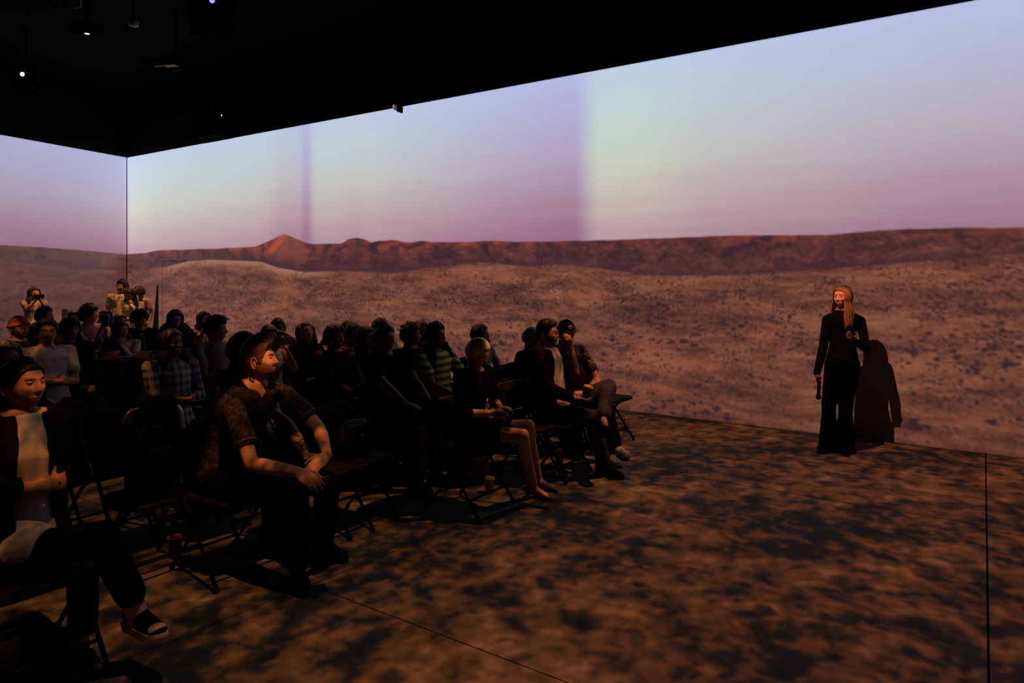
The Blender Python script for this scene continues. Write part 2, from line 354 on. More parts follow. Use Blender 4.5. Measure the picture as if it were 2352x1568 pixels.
# flush door in the screen wall
dr = struct('door_1', MB().box(((DOORX[0]+DOORX[1])/2, .05, DOORZ/2), ((DOORX[1]-DOORX[0])/2-.012, .045, DOORZ/2-.012)).mesh('door', False), M_SCREEN)
wl = wall_box('wall_left', 0, 0, le.x, le.y, 0, SCR_H, M_SCREEN, .15, -1)
vs, fs = prism([(0, 0), (le.x, le.y), (le.x-.15, le.y), (-.15, 0)], SCR_H, CZ)
link('wall_top', MB().add(vs, fs).mesh('wt2', False), M_BLACKWALL, wl)
wall_box('wall_right', XR, 0, XR, YB, 0, CZ, M_BLACKWALL, .15, 1)
wall_box('wall_front', le.x, YB, XR, YB, 0, CZ, M_BLACKWALL, .15, -1)
struct('ceiling', MB().box((XR/2, YB/2, CZ+.1), (XR/2+.3, -YB/2+.3, .1)).mesh('ceiling', False), M_CEIL)
# thin black corner bead between the two screens
struct('trim_1', MB().box((.006, -.012, SCR_H/2), (.005, .006, SCR_H/2)).mesh('trim', False), M_BLACKWALL)
# floor: concrete slabs between sawn joints
def clip(poly, a, b):                                    # split polygon by the line a->b
    L, Rr = [], []
    def sd(p): return (b[0]-a[0])*(p[1]-a[1])-(b[1]-a[1])*(p[0]-a[0])
    for i, p in enumerate(poly):
        q = poly[(i+1) % len(poly)]; s0, s1 = sd(p), sd(q)
        (L if s0 >= 0 else Rr).append(p)
        if s0*s1 < 0:
            t = s0/(s0-s1); x = (p[0]+(q[0]-p[0])*t, p[1]+(q[1]-p[1])*t); L.append(x); Rr.append(x)
    return [x for x in (L, Rr) if len(x) > 2]
polys = [[(0, 0), (le.x, le.y), (XR, YB), (XR, 0)]]
lines = [((0, y), (1, y)) for y in (-2.35, -5.59, -8.8)]+[((a, 0), (b, -5)) for a, b in ((4.2, 4.2), (7.2, 7.2), (10.3, 10.3), (13.47, 13.15), (16.06, 16.2), (19.2, 19.2), (21.9, 21.9))]
for a, b in lines: polys = [q for p in polys for q in clip(p, a, b)]
fl = struct('floor', MB().box((XR/2, YB/2, -.09), (XR/2+.3, -YB/2+.3, .05)).mesh('floor_base', False), M_JOINT)
for p in polys:
    c = Vector((sum(q[0] for q in p)/len(p), sum(q[1] for q in p)/len(p)))
    sh = []
    ar = sum(p[i][0]*p[(i+1) % len(p)][1]-p[(i+1) % len(p)][0]*p[i][1] for i in range(len(p)))
    for i, q in enumerate(p):
        a, b = Vector(p[i-1]), Vector(p[(i+1) % len(p)]); q = Vector(q)
        d1, d2 = (q-a).normalized(), (b-q).normalized(); s_ = 1 if ar > 0 else -1
        n1, n2 = Vector((-d1.y, d1.x))*s_, Vector((-d2.y, d2.x))*s_; mm = n1+n2
        sh.append(tuple(q+mm*(.005/max(.3, 1+n1.dot(n2)))))
    if ar < 0: sh = sh[::-1]
    vs, fs = prism(sh, -.04, 0.0); link('concrete_slab', MB().add(vs, fs).mesh('slab', False), M_FLOOR, fl)
#PART2
# ------------------------------------------------------------------ people: shapes
def rotm(yaw=0, pitch=0, roll=0):                        # +pitch looks up, +yaw turns left, roll tips to the right
    return Matrix.Rotation(R(yaw), 3, 'Z') @ Matrix.Rotation(R(-pitch), 3, 'Y') @ Matrix.Rotation(R(roll), 3, 'X')
def sst(a, b, x):
    t = np.clip((x-a)/(b-a), 0, 1); return t*t*(3-2*t)
def head_pos(d, female=False, beard=False):
    """unit directions (n,3) -> points of a head, x forward, y left, z up, metres"""
    x, y, z = d[:, 0], d[:, 1], d[:, 2]
    X = np.where(x > 0, x*.094, x*.101); Y = y*.0765; Z = z*.118
    low = np.clip(-z, 0, 1)
    Y = Y*(1-(.30 if not female else .38)*low**1.4)
    back = np.clip(-x+.15, 0, 1)
    X = X*np.where(x < 0, 1-.62*sst(.1, .8, low), 1)+0
    Y = Y*(1-.25*sst(.2, .9, low)*back)
    X = X+np.where(x > 0, .010*low*x, 0)
    Y = Y*(1+.05*sst(0, .6, z)*(1-sst(.6, 1, z)))
    fr = sst(.35, .8, x)
    g = lambda v, c, s: np.exp(-((v-c)/s)**2)
    X = X-.006*fr*g(Y, 0, .2)*sst(.75, 1, x)
    npf = np.where(Z > -.024, np.clip((.034-Z)/.058, 0, 1)**1.15, np.clip(1-(-.024-Z)/.012, 0, 1))
    wid = .0085+.0075*np.clip((.03-Z)/.05, 0, 1)
    X = X+fr*(.026*(.84 if female else 1))*npf*np.exp(-(Y/wid)**2)
    X = X+fr*.0065*g(Z, .034, .010)*g(Y, 0, .048)*(.6 if female else 1)
    X = X-fr*.0135*g(np.abs(Y), .031, .0135)*g(Z, .013, .0115)
    X = X+fr*.006*g(np.abs(Y), .042, .018)*g(Z, -.016, .016)
    X = X+fr*.0085*g(Z, -.0535, .0052)*g(Y, 0, .020)+fr*.0085*g(Z, -.0665, .0052)*g(Y, 0, .018)
    X = X-fr*.004*g(Z, -.060, .0022)*g(Y, 0, .022)-fr*.004*g(Z, -.078, .006)*g(Y, 0, .02)
    X = X+fr*.010*g(Z, -.098, .014)*g(Y, 0, .022)
    if beard:
        m = sst(.0, -.012, Z+.03)*sst(-.1, .2, x)*np.where((Z > -.075) & (np.abs(Y) < .018) & (Z < -.048), .3, 1)
        X = X+.006*m*x; Y = Y*(1+.07*m); Z = Z-.006*m
    return np.stack([X, Y, Z], 1)
def sph_dirs(nu, nv):
    d = []
    for i in range(nv+1):
        t = -PI/2+PI*(i+.02)/(nv+.04)
        for j in range(nu):
            a = 2*PI*j/nu; a = a-.28*math.sin(a)*math.cos(t)   # denser at the face (a=0)
            d.append((math.cos(t)*math.cos(a), math.cos(t)*math.sin(a), math.sin(t)))
    return np.array(d)
def grid_faces(nu, nv):
    f = []
    for i in range(nv):
        for j in range(nu):
            a, b = i*nu+j, i*nu+(j+1) % nu; f.append((a, b, b+nu, a+nu))
    f.append(tuple(range(nu-1, -1, -1))); f.append(tuple(range(nv*nu, (nv+1)*nu))); return f
def add_head(mb, c, Rm, s, female, res, beard=None):
    nu, nv = res; d = sph_dirs(nu, nv); P = head_pos(d, female, beard == 'full')*s
    fs = grid_faces(nu, nv); vs = [c+Rm @ Vector(p) for p in P]; o = len(mb.v); mb.add(vs, fs)
    cen = np.array([P[list(f)].mean(0) for f in fs])/s
    k = len(mb.mi)-len(fs)
    for i, q in enumerate(cen):
        if q[0] > .06:
            if abs(q[1]) < .022-abs(q[2]+.060)*.7 and -.0725 < q[2] < -.048: mb.mi[k+i] = 1
            if abs(abs(q[1])-.031) < .019 and abs(q[2]-(.033+.0-.12*abs(abs(q[1])-.028))) < .0030: mb.mi[k+i] = 2
        ay = abs(q[1])
        if beard and q[0] > -.012 and q[2] < .0:
            cheek = q[0] > -.012+max(0, -q[2]-.05)*1.3 and q[2] < -.056+.050*max(0, ay-.026)/.044 and not (ay < .024 and q[2] > -.076)
            mous = ay < .029 and -.052 < q[2] < -.041 and q[0] > .06
            chin_ = ay < .026 and q[2] < -.078
            if (beard in ('full', 'stubble') and (cheek or mous)) or (beard == 'goatee' and (mous or chin_)): mb.mi[k+i] = 5 if beard == 'stubble' else 2
    for sy in (1, -1):
        e = c+Rm @ Vector((.0690*s, sy*.031*s, .0125*s))
        mb.ell(e, [Rm @ Vector((.0125*s, 0, 0)), Rm @ Vector((0, .0135*s, 0)), Rm @ Vector((0, 0, .0066*s))], 12, 8, 3)
        lid = c+Rm @ Vector((.0682*s, sy*.0312*s, .0185*s)); mb.ell(lid, [Rm @ Vector((.0145*s, 0, .0)), Rm @ Vector((0, .0155*s, 0)), Rm @ Vector((0, 0, .0062*s))], 14, 8, 0)
        lid = c+Rm @ Vector((.0678*s, sy*.0312*s, .0052*s)); mb.ell(lid, [Rm @ Vector((.0132*s, 0, .0)), Rm @ Vector((0, .0150*s, 0)), Rm @ Vector((0, 0, .0034*s))], 14, 8, 0)
        e2 = c+Rm @ Vector((.0785*s, sy*.0325*s, .0115*s))
        mb.ell(e2, [Rm @ Vector((.0028*s, 0, 0)), Rm @ Vector((0, .0055*s, 0)), Rm @ Vector((0, 0, .0055*s))], 10, 6, 4)
        # ear: rim + lobe + hollow back plate
        ec = Vector((-.004*s, sy*.0755*s, -.004*s)); pts = []
        for q in range(11):
            a = R(-100+q*28); pts.append(c+Rm @ (ec+Vector((-.017*s*math.cos(a)*.9-.006*s, sy*(.006+.006*max(0, math.cos(a)))*s, .031*s*math.sin(a)))))
        mb.tube(pts, .0042*s, 6); mb.ell(c+Rm @ (ec+Vector((-.006*s, 0, -.002*s))), [Rm @ Vector((.014*s, 0, 0)), Rm @ Vector((0, .006*s, 0)), Rm @ Vector((0, 0, .026*s))], 10, 6)
HLINE = [(0, .60), (35, .57), (52, .40), (66, .12), (78, -.22), (88, .04), (102, .02), (118, -.25), (140, -.52), (180, -.62)]
def hair_mask(d, recede=0.0):
    az = np.degrees(np.abs(np.arctan2(d[:, 1], d[:, 0]))); zl = np.interp(az, [a for a, b in HLINE], [b for a, b in HLINE])
    zl = zl+recede*np.clip(1-az/60, 0, 1)
    return sst(-.05, .07, d[:, 2]-zl)
def hair_mesh(name, c, Rm, s, female, style, res, rnd, p):
    """scalp cap + locks; p: top/side/back thickness, length, curl"""
    mb = MB(); nu, nv = res; d = sph_dirs(nu, nv); P = head_pos(d, female)
    m = hair_mask(d, p.get('recede', 0)); x, y, z = d[:, 0], d[:, 1], d[:, 2]
    top = p.get('top', .022); side = p.get('side', .012); bk = p.get('back', .016)
    th = side+(top-side)*sst(.25, .85, z)+(bk-side)*sst(.1, .8, -x)*(1-sst(.25, .85, z))
    if p.get('quiff'): th = th+p['quiff']*sst(.2, .7, x)*sst(.3, .7, z)
    amp = p.get('rough', .003); fr = p.get('freq', 9)
    nz = np.array([mnoise.noise(Vector((a*fr, b*fr*1.0, e*fr*.8))+Vector((p.get('seed', 0), 0, 0))) for a, b, e in d])
    nz2 = np.array([mnoise.noise(Vector((a*3*fr, b*3*fr, e*1.5*fr))) for a, b, e in d])
    r = m*(th+amp*nz*2+amp*.7*nz2)-(1-m)*.009
    Q = (P+d*r[:, None])*s
    mb.add([c+Rm @ Vector(q) for q in Q], grid_faces(nu, nv))
    up = Vector((0, 0, 1)); fine = res[0] >= 60
    def scalp(az, zz, off):
        dd = np.array([[math.cos(az)*math.sqrt(max(0, 1-zz*zz)), math.sin(az)*math.sqrt(max(0, 1-zz*zz)), zz]])
        q = head_pos(dd, female)[0]+dd[0]*off; return c+Rm @ (Vector(q)*s)
    n = p.get('locks', 0); L = p.get('length', .3); curl = p.get('curl', 0.0); lr = p.get('lock_r', .010)
    a0 = R(p.get('az0', 62)); off = p.get('off', .012)
    if n and fine: n = int(n*1.9); lr = lr*.62
    for i in range(n):
        az = a0+(2*PI-2*a0)*(i+rnd.random()*.9)/n; pts = []; rad = []
        layer = rnd.random(); o_ = off*(.35+layer); z0 = rnd.uniform(.55, .93)
        zz = z0; zend = -.25 if abs(math.atan2(math.sin(az), math.cos(az))) < R(110) else -.5
        ph = rnd.random()*6.28; fqq = rnd.uniform(26, 40)
        st = 6
        for q in range(st+1): pts.append(scalp(az, z0+(zend-z0)*q/st, o_+.004))
        last = pts[-1]; ctr = c+Rm @ Vector((-.02*s, 0, 0)); out = Vector((last.x-ctr.x, last.y-ctr.y, 0)); out.normalize()
        Li = L*rnd.uniform(.82, 1.05); m2 = 7; spread = p.get('spread', .045)
        for q in range(1, m2+1):
            t = q/m2; w = curl*math.sin(ph+t*Li*fqq); w2 = curl*math.cos(ph*1.7+t*Li*fqq)
            tan = Vector((-out.y, out.x, 0))
            pts.append(last+out*(spread*math.sin(min(1, t*1.5)*PI/2)+w)+tan*w2-up*(Li*t))
        if p.get('front') is not None: pass
        rad = [lr*.5]+[lr]*(len(pts)-4)+[lr*.85, lr*.6, lr*.2]
        mb.tube(pts, rad, 5)
    for i in range(p.get('comb', 0)):                    # short hair swept back from the hairline
        a_ = R(rnd.uniform(-62, 62)); z0 = rnd.uniform(.50, .95); L_ = rnd.uniform(.5, .9); pts = []
        for q in range(6):
            t = q/5; th = math.acos(max(-1, min(1, z0)))*(1-2.0*t*L_)     # goes over the crown
            dd = np.array([[math.sin(th)*math.cos(a_), math.sin(abs(th)+.05)*math.sin(a_)*.8, math.cos(th)]]); dd = dd/np.linalg.norm(dd)
            q_ = head_pos(dd, female)[0]+dd[0]*(top*min(1, .25+2.2*t)+p.get('quiff', 0)*math.sin(PI*min(1, t*1.4))+.004*rnd.random()+.002); pts.append(c+Rm @ (Vector(q_)*s))
        mb.tube(pts, [.004, .006, .006, .006, .004, .0015], 5)
    for i in range(p.get('fringe', 0)):                  # forehead locks
        az = R(rnd.uniform(-55, 55)); fl = p.get('fringe_len', .30)
        pts = [scalp(az*(.6+.4*q/4), .90-(.90-fl)*q/4+.03*rnd.random(), .012+.010*math.sin(q/4*PI)) for q in range(5)]
        mb.tube(pts, [.006, .010, .010, .007, .002], 5)
    for i in range(p.get('blobs', 0)):                   # curls
        az = rnd.uniform(0, 2*PI); zz = rnd.uniform(-.45, 1)
        dd = np.array([[math.cos(az)*math.sqrt(max(0, 1-zz*zz)), math.sin(az)*math.sqrt(max(0, 1-zz*zz)), zz]])
        if hair_mask(dd, p.get('recede', 0)-.04)[0] < .5: continue
        q = scalp(az, zz, (top if zz > .4 else bk)*rnd.uniform(.5, 1.05)); r_ = p.get('blob_r', .016)*rnd.uniform(.6, 1.25)
        a = rnd.uniform(0, 6.28); pts = [q+Vector((math.cos(a+t*1.5)*r_, math.sin(a+t*1.5)*r_*.8, (t-2)*r_*.45)) for t in range(5)]
        mb.tube(pts, [r_*.3, r_*.5, r_*.55, r_*.45, r_*.2], 5)
    if p.get('bun'):
        b = c+Rm @ (Vector(p['bun'])*s); rr = p.get('bun_r', .042); mb.ell(b, [Vector((rr, 0, 0)), Vector((0, rr, 0)), Vector((0, 0, rr*.85))], 16, 10)
        for q in range(10):
            a = q*.63; mb.tube([b+Vector((math.cos(a+t)*rr*.95, math.sin(a+t)*rr*.95, rr*.5*math.sin(q+t))) for t in (0, .5, 1, 1.5)], .008, 5)
    return mb.mesh(name)
def ik(a, b, l1, l2, pole):
    d = b-a; L = d.length
    if L > (l1+l2)*.995: b = a+d*((l1+l2)*.995/L); d = b-a; L = d.length
    L = max(L, abs(l1-l2)+.02); d.normalize(); x = (l1*l1-l2*l2+L*L)/(2*L); h = math.sqrt(max(0, l1*l1-x*x))
    p = pole-d*pole.dot(d)
    if p.length < 1e-4: p = Vector((0, 0, -1))
    p.normalize(); return a+d*x+p*h, b
def add_hand(mb, w, dr, up, side, s=1.0, curl=35, spread=1.0, k=8, thumb=40):
    """wrist, finger direction, back-of-hand normal; side +1 left, -1 right"""
    dr = dr.normalized(); up = (up-dr*up.dot(dr)).normalized(); lat = up.cross(dr)*(-side)   # towards the thumb
    rings = []
    for t, ww, tt in ((-.012, .026, .021), (.012, .029, .018), (.045, .039, .016), (.078, .042, .0145), (.094, .039, .011)):
        cc = w+dr*(t*s); rings.append([cc+lat*(ww*s*math.cos(2*PI*j/12))+up*(tt*s*math.sin(2*PI*j/12)) for j in range(12)])
    mb.loft(rings)
    for i, (o, l) in enumerate(((.030, .070), (.0105, .080), (-.0095, .074), (-.028, .058))):
        p = w+dr*((.086-.004*abs(i-1))*s)+lat*(o*s); a = R(curl*(.55+.12*i)); fan = (o*1.6)*spread; r = .0088*s*(1 if i < 3 else .88); d2 = dr
        for q, f in enumerate((.46, .30, .24)):
            aa = a*(q+.6); d2 = (dr*math.cos(aa)-up*math.sin(aa)+lat*fan).normalized(); p2 = p+d2*(l*f*1.12*s); r2 = r*(.9, .88, .8)[q]
            mb.cone(p, r, p2, r2, k); p, r = p2, r2
    p = w+dr*(.018*s)+lat*(.024*s)-up*(.006*s); th = R(thumb)
    for q, (f, r, r2) in enumerate(((.040, .0135, .0115), (.032, .0112, .0098), (.026, .0098, .0078))):
        t2 = th-R(16)*q; d2 = (dr*math.cos(t2)+lat*math.sin(t2)-up*(.30+.15*q)).normalized(); p2 = p+d2*(f*s); mb.cone(p, r*s, p2, r2*s, k); p = p2
JOBS = []
def remesh_job(name, mb, mats, parent, vox, smooth=4, fold=0.0, extra=None, cut=None, thick=0.0, label=None, fscale=.10):
    JOBS.append((name, mb, mats, parent, vox, smooth, fold, extra, cut, thick, label, fscale))
_TEX = {}
def fold_tex(sc):
    if sc not in _TEX:
        t = bpy.data.textures.new('folds', 'CLOUDS'); t.noise_scale = sc; t.noise_depth = 2; _TEX[sc] = t
    return _TEX[sc]
def flush_jobs():
    tmp = []
    for j in JOBS:
        me = j[1].mesh(j[0]+'_src'); o = bpy.data.objects.new('tmp', me); COL.objects.link(o)
        m = o.modifiers.new('r', 'REMESH'); m.mode = 'VOXEL'; m.voxel_size = j[4]; m.use_smooth_shade = True
        if j[5]: s_ = o.modifiers.new('s', 'SMOOTH'); s_.factor = .5; s_.iterations = j[5]
        if j[6]:
            d_ = o.modifiers.new('d', 'DISPLACE'); d_.texture = fold_tex(j[11]); d_.strength = j[6]; d_.mid_level = .5; d_.texture_coords = 'LOCAL'
        tmp.append(o)
    dg = bpy.context.evaluated_depsgraph_get(); dg.update(); out = []
    for o, j in zip(tmp, JOBS):
        me = bpy.data.meshes.new_from_object(o.evaluated_get(dg), preserve_all_data_layers=False, depsgraph=dg)
        if j[8]:
            bm = bmesh.new(); bm.from_mesh(me); dead = [f for f in bm.faces if j[8](f.calc_center_median())]
            bmesh.ops.delete(bm, geom=dead, context='FACES')
            bd = [v for v in bm.verts if v.is_boundary]
            for _ in range(3):
                new = {v: sum((e.other_vert(v).co for e in v.link_edges if e.is_boundary), Vector())/max(1, sum(e.is_boundary for e in v.link_edges)) for v in bd for _r in (0,)}
                for v, c_ in new.items(): v.co = v.co.lerp(c_, .6)
            bm.to_mesh(me); bm.free()
        if j[7]:
            e = j[7]; n0 = len(me.vertices); V = [tuple(v.co) for v in me.vertices]; Fc = [tuple(p.vertices) for p in me.polygons]
            me2 = bpy.data.meshes.new(j[0]); me2.from_pydata(V+e.v, [], Fc+[tuple(i+n0 for i in f) for f in e.f])
            me2.polygons.foreach_set('material_index', [0]*len(Fc)+e.mi); me = me2
        else: me.materials.clear()
        me.name = j[0]
        me.polygons.foreach_set('use_smooth', [True]*len(me.polygons)); me.update()
        ob = part(j[0], me, j[2], j[3])
        if j[10]: ob['label'] = j[10]
        if j[9]:
            so = ob.modifiers.new('thickness', 'SOLIDIFY'); so.thickness = j[9]; so.offset = 0
        out.append(ob)
    for o in tmp:
        m = o.data; bpy.data.objects.remove(o); bpy.data.meshes.remove(m)
    JOBS.clear(); return out
# shoes (ankle at the origin, toe along +x, floor at z=-.085)
def shoe_mb(kind):
    up, so = MB(), MB()
    def D(x, w, z0, z1, n=14, flat=.25):
        r = []
        for j in range(n):
            a = 2*PI*j/n; yy = w*math.cos(a)*(1 if math.sin(a) < 0 else (1-.15*math.sin(a))); zz = math.sin(a); zz = max(zz, -flat*2)
            r.append((x, yy, (z0+z1)/2+(z1-z0)/2*zz*(1 if zz > 0 else 1/(flat*2))))
        return r
    if kind == 'heel':
        up.loft([D(-.065, .020, -.045, .0), D(-.055, .027, -.05, .005), D(-.02, .030, -.052, -.025), D(.03, .030, -.070, -.055), D(.08, .036, -.083, -.058), D(.12, .034, -.083, -.060), D(.155, .022, -.083, -.066), D(.168, .010, -.082, -.072)])
        so.loft([[(-.06+x, y, z) for x, y in ((-.012*k, -.014*k), (.016*k, -.014*k), (.016*k, .014*k), (-.012*k, .014*k))] for z, k in ((-.086, .75), (-.06, .8), (-.03, 1.2))])
        up.lathe([(.036, .012), (.039, .012), (.039, .028), (.036, .028)], 16, (-.012, 0, 0), cap=False)
        return up, so
    ch = 1.0 if kind == 'dress' else 1.55
    up.loft([D(-.082, .022, -.066, .005), D(-.074, .033, -.066, .022), D(-.045, .037, -.066, .028), D(0, .038, -.066, .030), D(.045, .041, -.066, .006), D(.09, .045, -.066, -.014), D(.135, .044, -.066, -.026), D(.168, .033, -.066, -.034), D(.186, .014, -.066, -.046)])
    so.loft([[(x, w*y, z) for x, w, y in ((-.088-.006*k, .030, -1), (-.05, .040, -1), (.02, .041, -1), (.09, .050, -1), (.14, .048, -1), (.178+.004*k, .028, -1), (.195+.004*k, .0, 0), (.178+.004*k, .028, 1), (.14, .048, 1), (.09, .050, 1), (.02, .041, 1), (-.05, .040, 1), (-.088-.006*k, .030, 1))] for z, k in ((-.085, 0), (-.085+.012*ch, ch), (-.085+.020*ch, ch*.5))])
    if kind == 'sneaker':
        for q in range(4): up.tube([(.03+.017*q, -.026, -.006-.006*q), (.034+.017*q, 0, .006-.006*q), (.03+.017*q, .026, -.006-.006*q)], .0035, 5)
    return up, so
SHOES = {}
def add_shoe(parent, kind, mats, ankle, dr, flat=True, pitch=0.0):
    key = (kind, mats[0].name, mats[1].name)
    if key not in SHOES:
        u, s = shoe_mb(kind); a, b = u.mesh('shoe'), s.mesh('sole', False); a.materials.append(mats[0]); b.materials.append(mats[1]); SHOES[key] = (a, b)
    a, b = SHOES[key]; o = part('shoe', a, None, parent); o.location = ankle
    o.rotation_euler = (0, R(pitch), math.atan2(dr.y, dr.x)); part('sole', b, None, o); return o
# ------------------------------------------------------------------ people: skin, hair and cloth colours
SKIN = {'pale': (.46, .28, .20), 'fair': (.38, .22, .15), 'mid': (.27, .15, .095), 'dark': (.12, .06, .035)}
def skin_m(k): return [mat('skin '+k, SKIN[k], .55, .2, .04, 180, var=.04), mat('lips '+k, tuple(a*b for a, b in zip(SKIN[k], (.80, .60, .60))), .45, .3), None, mat('eye white', (.10, .09, .085), .3, .3), mat('eye iris', (.02, .015, .01), .2, .5), mat('stubble '+k, tuple(a*b for a, b in zip(SKIN[k], (.52, .45, .40))), .8, .1)]
def hair_m(n):
    c = {'black': (.008, .006, .005), 'dark': (.018, .011, .008), 'brown': (.05, .026, .014), 'blond': (.17, .095, .036), 'ginger': (.075, .038, .018), 'platinum': (.66, .62, .52), 'grey': (.25, .23, .21), 'auburn': (.10, .035, .018)}[n]
    return mat(n+' hair', c, .5, .35, .5, 90, var=.35)
def person(label, at, heading=0.0, look=None, yaw=None, pitch=0.0, roll=0.0, female=False, H=1.0, lean=-6, twist=0.0, stand=False, hips=None,
           arms='lap', legs='flat', skin='fair', hair='black', hs=None, beard=None, top=('short', 'black'), bottom=('long', 'black'), shoes=('dress', 'black', 'black'),
           J=None, near=1, glasses=False, head_s=1.0, group='seated audience members', chair=True, slim=1.0, extra=None, pants_r=1.0, bare_feet=False, side=0.0, mats=None, hcurl=35, hem=.06, scarf=None, HW=None):
    J = dict(J or {}); rnd = random.Random(hash(label) % 99991 if False else sum(map(ord, label)))
    vox = {3: .0055, 2: .0075, 1: .010, 0: .012}[near]
    s = H*(.94 if female else 1.0); T = W(*at); hz = T.z
    hipz = .545 if not stand else .90*s
    Rz = Matrix.Rotation(R(heading), 3, 'Z')
    ld = Vector((math.sin(R(lean)), math.sin(R(side)), math.cos(R(lean)))).normalized()
    nk = .112*s; hh = .243*head_s*(1 if not female else .97)
    hd = (ld*.6+Vector((0, 0, 1))).normalized()
    sp = (hz-hipz-nk*hd.z-hh*.5)/ld.z                    # spine length from the head height
    sp = max(.40, min(.62, sp)) if not stand else sp
    neck = Vector((0, 0, hipz))+ld*sp
    hc = neck+hd*nk+Vector((.022, 0, 0))
    # root so that the head falls on its pixel
    root = Vector((T.x, T.y, 0))-Rz @ Vector((hc.x, hc.y, 0)); root.z = 0
    dz = hz-(hc.z+hh*.5)
    def loc(w): return Rz.inverted() @ (Vector(w)-root)
    hip0 = Vector((0, 0, hipz)); off = Vector((0, 0, dz if not stand else 0))
    neck = neck+off; hc = hc+off
    if HW is not None: pass
    E_ = empty('person', label, 'person', root, R(heading), group)
    Rt = Matrix.Rotation(R(twist), 3, 'Z'); lat = (Rt @ Vector((0, 1, 0)))
    fwd = (Rt @ Vector((1, 0, 0))); fw = (fwd-ld*fwd.dot(ld)).normalized()
    shw = (.168 if female else .188)*H*slim; wd = slim*(1 if not female else .9)
    sh = {k: neck-ld*(.050*s)+lat*(k*shw) for k in (1, -1)}
    hp = {k: hip0+Vector((0, k*.088*s, 0)) for k in (1, -1)}
    for k, n in ((1, 'L'), (-1, 'R')):
        if n+'s' in J: sh[k] = loc(W(*J[n+'s']))
    # torso rings
    spine = neck-hip0; bend = fw*(-.025)
    def ring(t, w, d, inf=0.0, n=18, lt=None):
        c = hip0+spine*t+bend*math.sin(PI*max(0, min(1, t)))
        l2 = Vector((0, 1, 0)).lerp(lat, max(0, min(1, t))); 
        return [c+l2*((w*wd+inf)*math.cos(2*PI*j/n))+fw*((d*slim+inf)*math.sin(2*PI*j/n)) for j in range(n)]
    if female: prof = [(-.16, .125, .09), (-.08, .165, .115), (.04, .168, .118), (.22, .140, .10), (.36, .125, .092), (.52, .138, .105), (.66, .150, .125), (.80, .158, .112), (.90, .140, .082), (.97, .085, .065), (1.03, .052, .052)]
    else: prof = [(-.16, .125, .09), (-.08, .160, .11), (.04, .162, .115), (.22, .150, .108), (.36, .146, .106), (.52, .155, .112), (.66, .168, .122), (.80, .180, .118), (.90, .155, .092), (.97, .095, .072), (1.03, .060, .060)]
    if stand: prof = [(a, b*.96, c_) for a, b, c_ in prof]
    body = MB(); body.loft([ring(*p) for p in prof]); bodyx = MB()
    nr = .052 if female else .060
    body.cone(neck-ld*.05, nr*1.12, hc-Vector((.02, 0, 0.045)), nr*.92, 14)
    # limbs
    ul, fl_, tl, cl = .285*s, .250*s, .43*s, .42*s
    ARM = {}
    up = Vector((0, 0, 1))
    def lapt(k): return hip0+Vector((.27, k*.06, .13))
    for k, n in ((1, 'L'), (-1, 'R')):
        a = arms if isinstance(arms, str) else arms[0 if k == 1 else 1]
        pole = Vector((-.5, k*.7, -.6)); hdir = None; hup = Vector((0, 0, 1)); hc_ = hcurl
        if a == 'lap': w_ = lapt(k); hdir = Vector((.6, -k*.6, -.1)); hup = Vector((.1, k*.2, 1))
        elif a == 'thigh': w_ = hip0+Vector((.33, k*.13, .12)); hdir = Vector((1, -k*.15, -.1))
        elif a == 'cross': w_ = neck+Vector((.165 if k == 1 else .205, -k*.035, -.30)); hdir = Vector((-.62, -k*1, .05)); hc_ = 60; hup = Vector((1, -k*.6, .1)); pole = Vector((-.1, k*1, -.8))
        elif a == 'phone': w_ = hc+Vector((.26, k*.085, -.10)); hdir = Vector((.25, -k*.15, 1)); hup = Vector((-.2, k*1, 0)) if False else Vector((.5, k*.8, 0)); pole = Vector((.2, k*.5, -1)); hc_ = 50
        elif a == 'phonelow': w_ = neck+Vector((.30, k*.05, -.26)); hdir = Vector((.8, -k*.2, .4)); hup = Vector((0, k*1, -.2)); pole = Vector((-.2, k*.6, -1)); hc_ = 50
        elif a == 'chin': w_ = hc+Vector((.115, -k*.0+k*.02, -.17)); hdir = Vector((-.25, -k*.1, 1)); hup = Vector((1, k*.3, 0)); pole = Vector((.4, k*.4, -1)); hc_ = 75
        elif a == 'table': w_ = neck+Vector((.34, k*.10, -.36)); hdir = Vector((.8, -k*.5, 0)); pole = Vector((-.2, k*1, -.5))
        elif a == 'side': w_ = sh[k]+Vector((.03, k*.03, -.50*s)); hdir = Vector((.1, 0, -1)); hup = Vector((0, k*1, 0)); pole = Vector((-1, k*.3, 0))
        elif a == 'chair': w_ = hip0+Vector((-.02, k*.33, .02)); hdir = Vector((.5, k*.3, -.2)); pole = Vector((-1, k*.5, 0))
        else: w_ = lapt(k)
        if n+'w' in J: w_ = loc(W(*J[n+'w']))
        if n+'e' in J:
            e_ = loc(W(*J[n+'e'])); wr = w_
        else: e_, wr = ik(sh[k], w_, ul, fl_, pole)
        if n+'h' in J: hdir = loc(W(*J[n+'h']))-wr
        if n+'u' in J: hup = Rz.inverted() @ Vector(J[n+'u'])
        if n+'c' in J: hc_ = J[n+'c']
        ar = s*(.92 if female else 1)*(slim*.5+.5)
        body.cone(neck-ld*.028, .040*s, sh[k]-ld*.004, .044*ar, 12); body.cone(sh[k]-ld*.005, .049*ar, sh[k].lerp(e_, .35), .046*ar, 12); body.cone(sh[k].lerp(e_, .35), .048*ar, e_, .037*ar, 12)
        body.cone(e_, .037*ar, e_.lerp(wr, .3), .040*ar, 12); body.cone(e_.lerp(wr, .3), .040*ar, wr, .0255*ar, 12)
        add_hand(body, wr, hdir if hdir else (wr-e_), hup, k, (.97 if not female else .88)*H, hc_, k=8)
        ARM[k] = (sh[k], e_, wr, hdir)
